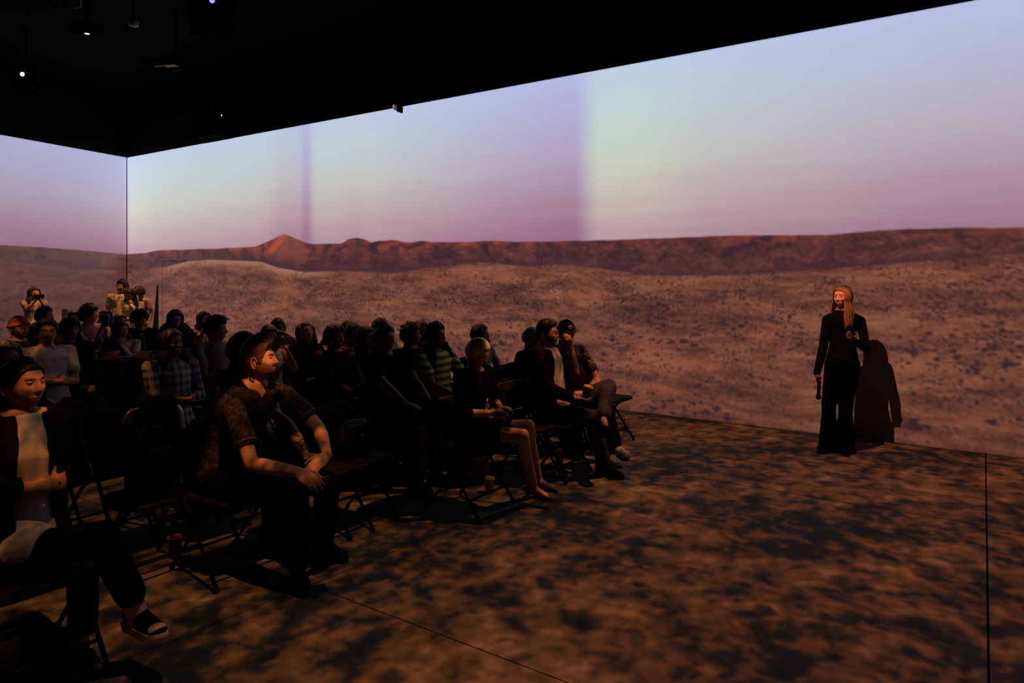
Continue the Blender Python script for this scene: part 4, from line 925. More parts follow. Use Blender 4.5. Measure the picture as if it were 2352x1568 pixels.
red = person('auburn-haired person mostly hidden behind the pink tee', (800, 737, 8.5), yaw=10, lean=-8, skin='fair', hair='auburn', near=0, hs=SHORT, top=('long', 'maroon'), bottom=('long', 'black'))
chk = person('woman with shoulder-length dark hair in small-checked dark shirt', (840, 748, 7.0), yaw=8, lean=-8, female=True, skin='mid', hair='black', near=1, hs=LONG(110, .18, az0=50), top=('roll', P_CHECK), bottom=('long', 'black'))
b28 = person('brown-haired person in pale green tee behind the black polo', (873, 731, 8.0), yaw=0, lean=-6, skin='fair', hair='brown', near=1, hs=dict(top=.018, side=.010, back=.014), top=('short', 'green'), bottom=('long', 'black'))
curl = person('person with short black curls in black tee looking away', (944, 741, 7.35), yaw=40, lean=-8, skin='mid', hair='black', near=1, hs=dict(top=.020, side=.012, back=.016, rough=.006, freq=14, blobs=130, blob_r=.014), top=('short', 'black'), bottom=('long', 'black'))
b31 = person('dark-haired person glimpsed behind the black curls', (966, 736, 8.0), yaw=0, lean=-8, skin='mid', hair='black', near=0, hs=SHORT, top=('long', 'black'), bottom=('long', 'black'))
farg = person('woman with round glasses and long dark hair over pale cardigan, nearest the wall', (1104, 744, 8.2), yaw=18, lean=-6, female=True, skin='mid', hair='black', near=1, glasses='metal', hs=LONG(120, .30, az0=60), top=('long', P_MOTTLE), bottom=('long', 'black'))
# ------------------------------------------------------------------ people at the tables and behind
cream = person('dark-haired woman in cream shirt leaning on the table, hand at chin', (277, 737, 9.2), heading=-36, yaw=48, lean=14, female=True, skin='fair', hair='black', near=1, arms=('chin', 'table'), hs=LONG(90, .16), top=('long', 'cream'), bottom=('long', 'black'), group='people at the tables')
wavy = person('woman with big wavy dark hair and glasses in black jacket at table', (402, 713, 9.6), heading=-44, yaw=32, pitch=-8, lean=8, female=True, skin='fair', hair='dark', near=1, arms='table', glasses=True, hs=LONG(150, .26, curl=.022, lock_r=.014, spread=.09, top=.030, side=.026, rough=.006), top=('long', 'black'), bottom=('long', 'black'), group='people at the tables')
curl12 = person('person with frizzy brown curls looking down at table, black top', (320, 713, 9.8), heading=-36, yaw=50, pitch=-25, lean=14, female=True, skin='fair', hair='brown', near=1, arms='table', hs=dict(top=.034, side=.030, back=.034, rough=.010, freq=12, blobs=260, blob_r=.018), top=('long', 'black'), bottom=('long', 'black'), group='people at the tables')
cph = person('curly-headed person in rose tee holding phone up in profile', (205, 703, 9.9), heading=-4, yaw=58, lean=6, skin='fair', hair='black', near=1, hs=dict(top=.040, side=.034, back=.036, rough=.010, freq=10, blobs=260, blob_r=.020), top=('short', 'rose'), bottom=('long', 'black'), group='people at the tables',
    J={'Re': (214, 812, 9.5), 'Rw': (234, 752, 9.55), 'Rh': (240, 738, 9.55), 'Lw': (240, 768, 9.75), 'Lh': (240, 748, 9.7)})
b8 = person('black-haired person half hidden left of the curly head', (168, 713, 10.7), heading=-20, yaw=0, lean=0, skin='mid', hair='black', near=0, hs=dict(top=.026, side=.020, back=.022), top=('long', 'black'), bottom=('long', 'black'), group='people at the tables',
    J={'Rw': (151, 740, 10.4), 'Rh': (150, 728, 10.4)})
redph = person('girl with dark hair in white tee raising red phone', (243, 711, 11.7), heading=-40, yaw=18, lean=0, female=True, skin='fair', hair='dark', near=1, hs=LONG(60, .16, fringe=10, fringe_len=.4), top=('jacket', 'black', 'white', .07), bottom=('long', 'black'), arms=('lap', 'phone'), group='people at the tables',
    J={'Rw': (234, 742, 11.45), 'Rh': (233, 726, 11.4)})
b11 = person('dark-haired person in glasses right behind the cream shirt', (275, 720, 10.3), heading=-40, yaw=50, lean=4, skin='mid', hair='black', near=0, glasses=True, hs=dict(top=.022, side=.014, back=.014), top=('long', 'black'), bottom=('long', 'black'), group='people at the tables')
dk = person('dark-haired person turned sideways behind the orange beanie', (103, 704, 9.0), heading=-4, yaw=42, lean=-4, skin='mid', hair='black', near=1, hs=dict(top=.022, side=.014, back=.018), top=('long', 'black'), bottom=('long', 'black'), group='people at the tables')
touch = person('long-haired woman in pinkish tee raising hand to her face', (468, 715, 11.0), heading=-36, yaw=34, lean=-2, female=True, skin='fair', hair='dark', near=1, hs=LONG(80, .26), top=('short', 'rose'), bottom=('long', 'black'), group='people at the tables',
    J={'Rw': (474, 748, 10.7), 'Re': (462, 772, 10.8), 'Rh': (478, 735, 10.7)})
# standing by the far corner
m1 = person('tall standing man in blotched pale tee by the far corner', (281, 643, 13.3), heading=-30, yaw=-44, lean=0, stand=True, skin='fair', hair='black', near=1, chair=False, arms='side', hs=dict(top=.030, side=.018, back=.018, rough=.006), top=('short', P_FLOR), bottom=('long', 'charcoal'), group='standing people', H=.98)
w2 = person('standing woman in cream off-shoulder top, hand to face', (299, 662, 12.9), heading=-30, yaw=-30, pitch=-18, lean=0, female=True, stand=True, skin='fair', hair='dark', near=1, chair=False, arms=('chin', 'cross'), hs=LONG(90, .30, az0=78), top=('long', 'cream'), bottom=('long', 'charcoal'), group='standing people', H=.95)
w3 = person('standing woman with long dark hair and white lace blouse behind the pair', (318, 656, 14.1), heading=-60, yaw=-46, lean=0, female=True, stand=True, skin='fair', hair='dark', near=1, chair=False, arms='side', hs=LONG(100, .34, curl=.008), top=('short', P_LACE), bottom=('long', 'black'), group='standing people', H=.96)
wL = person('standing woman filming with phone by the left wall, grey blouse, speckled skirt', (78, 659, 13.2), heading=-6, yaw=14, pitch=-4, lean=0, female=True, stand=True, skin='fair', hair='dark', near=1, chair=False, arms='phonelow', hs=LONG(90, .22), top=('short', P_MOTTLE), bottom=('skirt', P_SEQ), group='standing people', H=.93,
    J={'Rw': (84, 688, 12.95), 'Rh': (86, 678, 12.9), 'Lw': (92, 688, 13.0), 'Lh': (92, 678, 12.95)})
_w = [c for c in KIDS[fgw['E'].name] if c.name.startswith('shoe')]
for sh_ in _w:                                             # light toe and side panels on the chunky sneakers
    part('toe_panel', MB().ell((.142, 0, -.048), [(.034, 0, 0), (0, .040, 0), (0, 0, .024)], 18, 10).mesh('toe_panel'), mat('pale leather', (.50, .42, .42), .6, .3), sh_)
    for sy in (1, -1): part('side_panel', MB().ell((.0, sy*.034, -.040), [(.040, 0, .006), (0, .008, 0), (-.004, 0, .018)], 14, 8).mesh('side_panel'), mat('pale leather', (.50, .42, .42), .6, .3), sh_)
part('hair_tie', MB().ell((W(487, 862, 5.0)-dkfg['root'])[:], [(.030, 0, .01), (0, .02, 0), (0, 0, .011)], 14, 8).mesh('hair_tie'), mat('rosy satin', (.55, .25, .25), .5, .3), dkfg['E'])
flush_jobs()
# ------------------------------------------------------------------ folding chairs
M_SEAT = mat('black vinyl pad', (.008, .007, .007), .6, .08, .15, 120); M_CHAIR = mat('black chair tube', (.004, .004, .004), .8, .04); M_RUB = mat('black rubber', (.006, .006, .006), .8, .2)
def rounded(w, h, r, n=6, bot=None):
    pts = []
    for cx, cy, a0, rr in ((w/2-r, h/2-r, 0, r), (-w/2+r, h/2-r, 90, r), (-w/2+(bot or r), -h/2+(bot or r), 180, bot or r), (w/2-(bot or r), -h/2+(bot or r), 270, bot or r)):
        for i in range(n+1): a = R(a0+90*i/n); pts.append((cx+rr*math.cos(a), cy+rr*math.sin(a)))
    return pts
def make_chair(label):
    t = empty('folding_chair', label, 'chair', (0, 0, 0), 0, 'folding chairs of the audience')
    mb = MB(); ol = rounded(.40, .405, .05)
    mb.loft([[(.045+y*k2, x*k2, z) for x, y in ol] for z, k2 in ((.432, .95), (.436, 1), (.458, 1), (.466, .96), (.468, .90))]); part('seat', mb.mesh('seat'), M_SEAT, t)
    mb = MB(); ol = rounded(.42, .24, .085, 7, .035)
    def bp(x, y, k2, dx): return (-.198+dx-.20*(y*k2)-.35*(x*k2)**2*-1-.0, x*k2, .675+y*k2)
    mb.loft([[bp(x, y, k2, dx) for x, y in ol] for dx, k2 in ((-.016, .97), (-.013, 1), (.008, 1), (.014, .97), (.016, .90))]); part('backrest', mb.mesh('backrest'), M_SEAT, t)
    for s in (1, -1):
        part('frame_rail', MB().tube([(-.222, s*.195, .755), (-.195, s*.215, .63), (-.06, s*.218, .42), (.225, s*.218, .03)], .0115, 8).mesh('rail'), M_CHAIR, t)
        part('leg', MB().tube([(.15, s*.19, .43), (.06, s*.192, .36), (-.245, s*.192, .03)], .0115, 8).mesh('leg'), M_CHAIR, t)
        part('seat_bracket', MB().box((.03, s*.204, .425), (.15, .004, .014)).mesh('br', False), M_CHAIR, t)
        part('foot_cap', MB().cone((.222, s*.218, .035), .015, (.232, s*.218, .017), .016, 10).mesh('cap'), M_RUB, t)
        part('foot_cap', MB().cone((-.240, s*.192, .035), .015, (-.250, s*.192, .017), .016, 10).mesh('cap'), M_RUB, t)
    part('crossbar', MB().tube([(.155, -.218, .125), (.155, .218, .125)], .009, 8).mesh('bar'), M_CHAIR, t)
    part('crossbar', MB().tube([(-.17, -.192, .115), (-.17, .192, .115)], .009, 8).mesh('bar'), M_CHAIR, t)
    part('crossbar', MB().tube([(-.222, -.195, .755), (-.238, -.15, .797), (-.242, 0, .805), (-.238, .15, .797), (-.222, .195, .755)], .0115, 8).mesh('bar'), M_CHAIR, t)
    return t
proto = make_chair('x'); used = []
def put_chair(x, y, rz, label):
    o = proto if not used else copy_tree(proto)
    used.append(o); o.location = (x, y, 0); o.rotation_euler = (0, 0, rz); o['label'] = label; return o
for (r_, hd_, lb) in CHAIR_AT:
    short = lb.split(',')[0]; w_ = short.split()
    put_chair(r_.x, r_.y, R(hd_), ('black folding chair under '+(' '.join(w_[:12]))))
def back_at(px, py, ztop=.80): return W(px, py, (EYE-ztop)*1760/(py-HZ))
EMPTY = [((800, 0), (12.57, -5.04), 'empty black folding chair right beside the man with swept-back hair'),
         ((0, 0), None, 'empty dark padded chair between the nearest woman and the man with swept-back hair', (292, 980)),
         ((0, 0), None, 'empty folding chair with black shoulder bag strap, behind the swept-back man', (750, 925)),
         ((0, 0), None, 'folding chair with black jacket thrown over its shiny back', (345, 928)),
         ((0, 0), None, 'empty dark folding chair left of the chair with the jacket', (205, 940)),
         ((0, 0), None, 'empty folding chair between the phone filmer and the low bun', (694, 832)),
         ((0, 0), None, 'farther of two empty folding chairs beside the striped tee', (1150, 841)),
         ((0, 0), None, 'nearer of two empty folding chairs beside the striped tee', (1158, 873))]
EMPTY.append(((0, 0), (12.84, -1.64), 'rightmost empty folding chair beside the man in black cap'))
EC = {}
for i, e in enumerate(EMPTY):
    if e[1]: x, y = e[1]
    else: p = back_at(*e[3]); x, y = p.x+.25, p.y
    EC[i] = put_chair(x, y, 0, e[2])
M_SHINY = mat('shiny chair back metal', (.42, .30, .24), .28, .6, metal=.4)
for ch in KIDS[EC[3].name]:
    if ch.name.startswith('backrest'): ch.data = ch.data.copy(); ch.data.materials.clear(); ch.data.materials.append(M_SHINY)
# ------------------------------------------------------------------ things on chairs and on the floor
def obj_top(name, label, cat, mb, m, loc, rz=0, smooth=True, group=None):
    o = link(name, mb.mesh(name, smooth), m); o.location = loc; o.rotation_euler = (0, 0, rz); return tag(o, label, cat, group)
# jacket over chair back (drape with folds)
b = EC[3].location
def jx(y, s_): return b.x-.262+(.0 if abs(s_) < .1 else 0)
vs, fs = [], []; NU, NV = 18, 22
for i in range(NU+1):
    y = -.125+.25*i/NU
    for j in range(NV+1):
        t = j/NV; w_ = .012*math.sin(i*1.3+j*.35)+.006*math.sin(i*2.7-j*.6)
        if t < .45: q = t/.45; x = -.275-.015*q-.03*(1-q)-w_*(1-q); z = .42+.39*q
        elif t < .60: q = (t-.45)/.15; a = PI*(1-q); x = -.240+.05*math.cos(a); z = .815+.03*math.sin(a)
        else: q = (t-.60)/.40; x = -.185+.045*q+w_*q; z = .81-.33*q
        vs.append((x, y*(1+.5*abs(t-.5))+.02, z))
for i in range(NU):
    for j in range(NV): a = i*(NV+1)+j; fs.append((a, a+1, a+NV+2, a+NV+1))
jk = obj_top('jacket', 'black jacket draped over the shiny back of an empty chair', 'jacket', MB().add(vs, fs), CLOTH('black'), (b.x, b.y, 0))
md = jk.modifiers.new('thickness', 'SOLIDIFY'); md.thickness = .012; md.offset = 1
sl = MB(); sl.tube([(-.27, .13, .77), (-.31, .16, .66), (-.31, .14, .50), (-.29, .12, .42)], [.05, .055, .045, .04], 12); s2 = part('sleeve', sl.mesh('sleeve'), CLOTH('black'), jk)
# handbag on the chair between the nearest woman and the man
def handbag(label, loc, rz, h=.24, w=.17, d=.065, strap=True, m=None, group=None, buckle=True):
    e = empty('shoulder_bag', label, 'bag', loc, rz, group); m = m or mat('black leather', (.005, .004, .004), .5, .10, .2, 90)
    mb = MB(); mb.loft([[(d*k*math.copysign(abs(math.cos(2*PI*j/24))**.5, math.cos(2*PI*j/24)), w*k2*math.copysign(abs(math.sin(2*PI*j/24))**.5, math.sin(2*PI*j/24)), z) for j in range(24)] for z, k, k2 in ((.004, .85, .9), (.02, 1, 1), (h*.5, .95, 1.02), (h*.85, .62, .95), (h, .25, .86))]); part('body', mb.mesh('bag'), m, e)
    part('flap', MB().loft([[(x*(d*.9+.01)+.004, y, z) for x, y, z in ((1, -w*.8*k, z_), (1, w*.8*k, z_), (.8, w*.8*k, z_), (.8, -w*.8*k, z_))] for z_, k in ((h*.35, .8), (h*.45, 1), (h*.9, 1))]).mesh('flap', False), m, e)
    if strap: part('strap', MB().tube([(0, -w*.8, h*.9), (0, -w*.7, h*1.3), (0, -w*.2, h*1.62), (0, w*.3, h*1.6), (0, w*.75, h*1.25), (0, w*.8, h*.9)], .009, 6).mesh('strap'), m, e)
    if buckle: part('buckle', MB().tube([(d+.014, -.018, h*.5), (d+.014, .018, h*.5), (d+.014, .018, h*.62), (d+.014, -.018, h*.62), (d+.014, -.018, h*.5)], .003, 6).mesh('buckle'), mat('bright steel', (.6, .55, .5), .2, .5, metal=1), e)
    return e
p = EC[1].location; handbag('black leather bag with steel buckles on the chair beside the nearest woman', (p.x-.02, p.y+.02, .468), .2, .22, .15, .06)
p = EC[2].location; handbag('black bag with square buckle on the chair behind the swept-back man', (p.x+.02, p.y, .468), .1, .24, .14, .06)
# backpack beside the platinum-haired woman
bp = FL(1062, 1112); bk = empty('backpack', 'dark backpack with small triangular tag on the floor beside the cropped platinum hair', 'bag', (bp.x, bp.y+.08, 0), R(-15))
mb = MB(); mb.loft([[(.11*k*math.copysign(abs(math.cos(2*PI*j/24))**.6, math.cos(2*PI*j/24)), .16*k2*math.copysign(abs(math.sin(2*PI*j/24))**.6, math.sin(2*PI*j/24)), z) for j in range(24)] for z, k, k2 in ((.003, .8, .9), (.02, 1, 1), (.18, 1.05, 1.03), (.34, .9, .95), (.42, .6, .75), (.45, .25, .4))])
M_PACK = mat('dark backpack cloth', (.016, .012, .010), .8, .2, .4, 60); part('body', mb.mesh('pack'), M_PACK, bk)
part('front_pocket', MB().loft([[(.10+.04*k, .12*k2*c, z) for c, k in ((-1, 0), (-.8, 1), (.8, 1), (1, 0))] for z, k2 in ((.04, 1), (.22, 1))]).mesh('pocket', False), M_PACK, bk)
for s in (1, -1): part('shoulder_strap', MB().tube([(-.09, s*.06, .42), (-.16, s*.07, .36), (-.17, s*.09, .2), (-.12, s*.11, .06)], .012, 6).mesh('st'), M_PACK, bk)
part('tag', MB().tube([(.16, -.012, .30), (.16, .012, .30), (.16, 0, .275), (.16, -.012, .30)], .0018, 5).mesh('tag'), mat('tag', (.3, .35, .35), .4, .5), bk)
# bottles, cups
M_CLEAR = mat('clear plastic', (.75, .75, .78), .08, .5, trans=.9)
def water_bottle(label, loc, s=1.0):
    e = empty('water_bottle', label, 'bottle', loc, 0, 'water bottles on the floor')
    part('body', MB().lathe([(.026*s, 0), (.031*s, .004), (.032*s, .03), (.030*s, .05), (.032*s, .07), (.032*s, .13*s), (.024*s, .165*s), (.0135*s, .185*s), (.0135*s, .20*s)], 20).mesh('bottle'), M_CLEAR, e)
    part('cap', MB().lathe([(.015*s, .197*s), (.015*s, .216*s), (.013*s, .218*s)], 20).mesh('cap'), mat('white plastic', (.55, .52, .52), .4, .4), e)
    part('label_band', MB().lathe([(.0325*s, .078), (.0325*s, .122)], 20, cap=False).mesh('band'), mat('bottle label', (.20, .22, .26), .6, .3), e); return e
p = FL(1285, 1089); water_bottle('clear water bottle on floor left of the black loafer', (p.x, p.y, 0))
p = FL(1437, 1007); water_bottle('clear water bottle on floor behind the rightmost chair legs', (p.x, p.y, 0))
def cup(label, loc, body_m, lid_m, s=1.0, lid=True, rot=(0, 0, 0), group=None):
    e = empty('paper_cup', label, 'cup', loc, 0, group); e.rotation_euler = rot
    part('cup_body', MB().lathe([(.029*s, 0), (.030*s, .002), (.041*s, .108*s), (.043*s, .109*s), (.043*s, .113*s), (.040*s, .113*s), (.030*s, .006*s)], 24).mesh('cup'), body_m, e)
    if lid: part('lid', MB().lathe([(.0445*s, .108*s), (.0455*s, .112*s), (.0445*s, .118*s), (.040*s, .120*s), (.038*s, .130*s), (.036*s, .131*s), (.034*s, .126*s)], 24).mesh('lid'), lid_m, e)
    return e
M_PAPER = mat('white paper cup', (.70, .66, .64), .8, .2)
M_YEL = mat('yellow plastic lid', (.62, .42, .02), .4, .4)
M_SPOT = pat_mat('printed cup', lambda g, tc: g.mix(g.ss(g.vor(tc, 55)[0], .30, .26), (.45, .42, .40, 1), (.30, .12, .10, 1)))
p = FL(1124, 1131); cup('small printed paper cup with lime lid on floor by the backpack', (p.x, p.y, 0), M_SPOT, mat('lime lid', (.22, .26, .08), .5, .3), .95)
cup('paper cup with yellow lid held by the bespectacled bearded man', W(1342, 918, 6.32), mat('dark paper cup', (.10, .09, .08), .8, .2), M_YEL, .95, rot=(R(-12), R(14), 0))
cup('paper cup with yellow lid held up by the man in orange beanie', bean['world'](bean['arm'][-1][2]+bean['arm'][-1][3].normalized()*.085+Vector((.02, 0, -.06))), mat('pale cup', (.30, .28, .2), .8, .2), M_YEL, 1.0)
p = FL(14, 1533); pc = cup('large white paper cup with printed lines on floor at left edge', (p.x, p.y, 0), M_PAPER, mat('grey lid', (.12, .11, .11), .5, .3), 1.28)
# printed lettering wrapped on the cup
def wrapped_text(parent, txt, r, z, h, a0, m, taper=0):
    c = bpy.data.curves.new('t', 'FONT'); c.body = txt; c.size = h; c.align_x = 'CENTER'; c.extrude = .0003; o = bpy.data.objects.new('t', c); COL.objects.link(o)
    me = bpy.data.meshes.new_from_object(o.evaluated_get(bpy.context.evaluated_depsgraph_get())); bpy.data.objects.remove(o)
    for v in me.vertices:
        a = a0+v.co.x/r; rr = r+taper*v.co.y+.0006+v.co.z; v.co = Vector((rr*math.cos(a), rr*math.sin(a), z+v.co.y))
    part('printed_text', me, m, parent)
aw = math.atan2(CAMY-p.y, CAMX-p.x)
M_PRINT = mat('grey print', (.10, .09, .09), .8, .2)
for q, tt in enumerate(('TIME', 'TO CHILL', 'TIME')): wrapped_text(pc, tt, .0465, .074-.018*q, .013, aw+.15, M_PRINT, .10)
# amber glass
p = FL(402, 1279); gb = empty('drinking_glass', 'amber drinking glass on the floor between the front chairs', 'glass', (p.x, p.y, 0))
part('bowl', MB().lathe([(.034, 0), (.037, .006), (.042, .12), (.0435, .122), (.040, .122), (.034, .012)], 24).mesh('glass'), mat('amber glass', (.55, .25, .12), .1, .5, trans=.85), gb)
part('rim', MB().lathe([(.0425, .120), (.044, .122), (.0425, .124), (.041, .122)], 24, cap=False).mesh('rim'), mat('rim', (.5, .3, .2), .2, .5), gb)
# phones
def phone(label, loc, rot, m, size=(.004, .036, .074), lens=3, gname='phones held up'):
    e = empty('phone', label, 'phone', loc, 0, gname); e.rotation_euler = rot
    part('case', bevelled(MB().box((0, 0, 0), size).mesh('phone', False), .003), m, e)
    if lens:
        part('camera_bump', bevelled(MB().box((size[0]+.001, size[1]*.48, size[2]*.62), (.0018, size[1]*.42, size[2]*.26)).mesh('bump', False), .001), m, e)
        for a, b_ in ((.30, .74), (.66, .74), (.48, .50)): part('lens', MB().lathe([(.0062, 0), (.0062, .0018), (.005, .002)], 14).mesh('lens'), mat('lens glass', (.01, .01, .015), .1, .6), e)
        for o, (a, b_) in zip(KIDS[e.name][-3:], ((.30, .74), (.66, .74), (.48, .50))): o.location = (size[0]+.0025, size[1]*a, size[2]*b_); o.rotation_euler = (0, R(90), 0)
    return e
def face_cam(loc): return math.atan2(CAMY-loc[1], CAMX-loc[0])
l = W(650, 783, 6.86); phone('pale phone with three lenses held sideways by the white tank top', l, (R(90), 0, face_cam(l)+.15), mat('lilac phone', (.40, .37, .45), .35, .4))
l = W(240, 737, 9.5); phone('dark phone held by the curly head in rose tee', l, (0, R(-10), R(150)), M_BLACKPL)
l = W(233, 727, 11.35); phone('red phone held upright by the girl in white tee', l, (0, 0, face_cam(l)), mat('red phone', (.50, .02, .015), .3, .5), lens=1)
l = W(149, 722, 10.3); phone('white phone raised left of the curly head', l, (0, 0, face_cam(l)), mat('white phone', (.45, .45, .48), .3, .5), lens=1)
l = W(90, 680, 12.9); phone('dark phone held sideways by the standing woman at the left wall', l, (R(90), 0, face_cam(l)), M_BLACKPL, lens=0)
l = W(1176, 943, 5.45); phone('black phone in the hands of the cropped platinum hair', l, (0, R(70), R(10)), M_BLACKPL)
l = W(1330, 925, 6.3); phone('black phone on the lap of the bespectacled bearded man', l, (0, R(80), R(20)), M_BLACKPL, lens=0)
l = W(738, 1105, 3.86); phone('black phone between the hands of the man leaning on his knees', l, (R(20), R(60), R(-10)), M_BLACKPL, lens=0)
# blouse lettering on the white tee, mask tie on black hair
# ------------------------------------------------------------------ tables with black cloths
M_TABLECLOTH = mat('black tablecloth', (.008, .008, .009), .85, .2, .3, 30)
ta, tb = W(214, 830, 8.50), W(345, 826, 8.60); tc_, td_ = W(384, 821, 8.84), W(520, 817, 9.0)
def table(a, b, label, depth=.62):
    a = Vector((a.x, a.y)); b = Vector((b.x, b.y)); ln = (b-a).length; d = (b-a).normalized(); nrm = Vector((-d.y, d.x)); mid = (a+b)/2+nrm*depth/2
    e = empty('folding_table', label, 'table', (mid.x, mid.y, 0), math.atan2(d.y, d.x), 'black tables')
    part('tabletop', bevelled(MB().box((0, 0, .735), (ln/2, depth/2, .014)).mesh('top', False), .004), mat('table top', (.02, .02, .022), .3, .5), e)
    for sx in (-1, 1):
        for sy in (-1, 1): part('leg', MB().tube([(sx*(ln/2-.08), sy*(depth/2-.06), .725), (sx*(ln/2-.08), sy*(depth/2-.06), 0)], .014, 8).mesh('leg'), M_DKMET, e)
    # draped cloth with wavy folds
    vs, fs = [], []; N = 96; per = []
    for i in range(N):
        t = i/N*2*(ln+depth); 
        if t < ln: x, y, nx, ny = -ln/2+t, -depth/2, 0, -1
        elif t < ln+depth: x, y, nx, ny = ln/2, -depth/2+t-ln, 1, 0
        elif t < 2*ln+depth: x, y, nx, ny = ln/2-(t-ln-depth), depth/2, 0, 1
        else: x, y, nx, ny = -ln/2, depth/2-(t-2*ln-depth), -1, 0
        per.append((x, y, nx, ny, t))
    for z, k in ((.7505, -.02), (.752, .0), (.742, .006), (.6, .5), (.3, 1), (.03, 1.2)):
        for x, y, nx, ny, t in per: w_ = .008+(.018*math.sin(t*26)+.01)*max(0, k)+.004; vs.append((x+nx*w_, y+ny*w_, z))
    for r in range(5):
        for i in range(N): a_, b_ = r*N+i, r*N+(i+1) % N; fs.append((a_, b_, b_+N, a_+N))
    fs.append(tuple(range(N)))
    o = link('tablecloth', MB().add(vs, fs).mesh('cloth'), M_TABLECLOTH); o.location = e.location; o.rotation_euler = e.rotation_euler
    tag(o, 'black cloth over the '+label.replace('folding ', '').split(' under')[0], 'tablecloth', 'black tablecloths'); return e
T1 = table(ta, tb, 'left folding table under black cloth in front of the cream shirt'); T2 = table(tc_, td_, 'right folding table under black cloth in front of the wavy-haired woman')
TZ = .753
def on_table(px, py, D=None):
    """point of the table plane under a pixel"""
    return W(px, py, (EYE-TZ)*1760/(py-HZ), TZ)
M_CARD = pat_mat('sunset print', lambda g, tc: g.ramp(g.m('ADD', g.m('DIVIDE', g.sep(tc)[2], .11), g.m('MULTIPLY', g.noise(tc, 18, 2), .15)), [(0, (.06, .05, .02, 1)), (.30, (.07, .03, .02, 1)), (.55, (.07, .03, .05, 1)), (.62, (.07, .07, .18, 1)), (1, (.10, .11, .30, 1))]), .35, .4)
def card(label, px, py, w, h, D=None):
    q = on_table(px, py); rz = face_cam(q)
    e = empty('tent_card', label, 'card', (q.x, q.y, TZ+.001), rz, 'printed tent cards on the tables')
    for s in (1, -1):
        a = MB().add([(s*.035, -w/2, 0), (s*.035, w/2, 0), (s*.002, w/2, h), (s*.002, -w/2, h), (s*.033, -w/2, 0), (s*.033, w/2, 0), (0, w/2, h), (0, -w/2, h)], [(0, 1, 2, 3), (7, 6, 5, 4), (0, 4, 5, 1), (1, 5, 6, 2), (2, 6, 7, 3), (3, 7, 4, 0)]); part('card_panel', a.mesh('cp', False), M_CARD, e)
    return e
card('wide sunset-print card on left table in front of the cream shirt', 249, 824, .22, .085); card('sunset-print card at right end of the left table', 331, 822, .17, .08); card('pale blue card on the right table', 434, 817, .10, .09)
M_GLASS = mat('clear glass', (.85, .85, .88), .04, .5, trans=.92)
def carafe(label, px, py):
    q = on_table(px, py); e = empty('glass_carafe', label, 'bottle', (q.x, q.y, TZ+.001), 0, 'glass bottles on the tables')
    part('body', MB().lathe([(.036, 0), (.040, .006), (.041, .09), (.034, .13), (.018, .18), (.015, .22), (.018, .226), (.015, .226)], 20).mesh('carafe'), M_GLASS, e)
    part('water', MB().lathe([(.033, .006), (.037, .012), (.037, .085)], 20).mesh('water'), mat('water', (.7, .75, .8), .02, .5, trans=.9), e); return e
carafe('clear glass bottle on left table before the curly head', 232, 808); carafe('clear glass bottle on table between cream shirt and wavy hair', 326, 807); carafe('tall clear bottle on right table by the mop hair', 472, 806)
def crumple(label, px, py, r, seed, m):
    q = on_table(px, py); mb = MB(); d = sph_dirs(20, 14); vs = []
    for v in d:
        n_ = 1+.45*mnoise.noise(Vector(v)*2.2+Vector((seed, 0, 0)))+.2*mnoise.noise(Vector(v)*6); vs.append((v[0]*r*n_*1.3, v[1]*r*n_*1.8, max(-.0, v[2]*.5*n_*r+.3*r)))
    mb.add(vs, grid_faces(20, 14)); o = link('napkin', mb.mesh('napkin'), m); o.location = (q.x, q.y, TZ+.001); tag(o, label, 'napkin', 'crumpled napkins')
M_NAP = mat('paper napkin', (.50, .42, .42), .9, .1)
crumple('crumpled pale napkin on left table beside the glass bottle', 222, 812, .045, 3, M_NAP); crumple('crumpled pale napkin on right table before the wavy hair', 430, 805, .045, 9, M_NAP)
q = on_table(219, 806); e = empty('red_cup', 'red plastic cup on left table before the rose tee', 'cup', (q.x, q.y, TZ+.001)); part('cup_body', MB().lathe([(.026, 0), (.040, .13), (.042, .131), (.038, .131), (.025, .004)], 20).mesh('rc'), mat('red plastic', (.55, .02, .015), .3, .5), e)
def sheet(label, px, py, w, h, m, name='paper_sheet'):
    q = on_table(px, py); o = link(name, MB().box((0, 0, .0015), (h/2, w/2, .0012)).mesh('sheet', False), m); o.location = (q.x, q.y, TZ+.0008); o.rotation_euler = (0, 0, face_cam(q)+.1); tag(o, label, 'paper', 'papers on the tables')
sheet('sheet of paper under the glass bottle at left table edge', 210, 812, .2, .14, M_NAP); sheet('sheet of paper on the right table edge', 452, 812, .2, .12, M_NAP)
# laptop-like tablet glowing faintly on the left table
q = on_table(297, 821); tb_ = empty('tablet', 'dark tablet with bluish screen lying on the left table', 'tablet', (q.x, q.y, TZ+.001), face_cam(q), None)
part('case', bevelled(MB().box((0, 0, .005), (.08, .12, .004)).mesh('case', False), .003), M_BLACKPL, tb_); part('screen', MB().box((0, 0, .0098), (.072, .112, .0006)).mesh('scr', False), mat('tablet screen', (.01, .01, .02), .2, .5, emit=(60, 80, 150), es=.06), tb_)
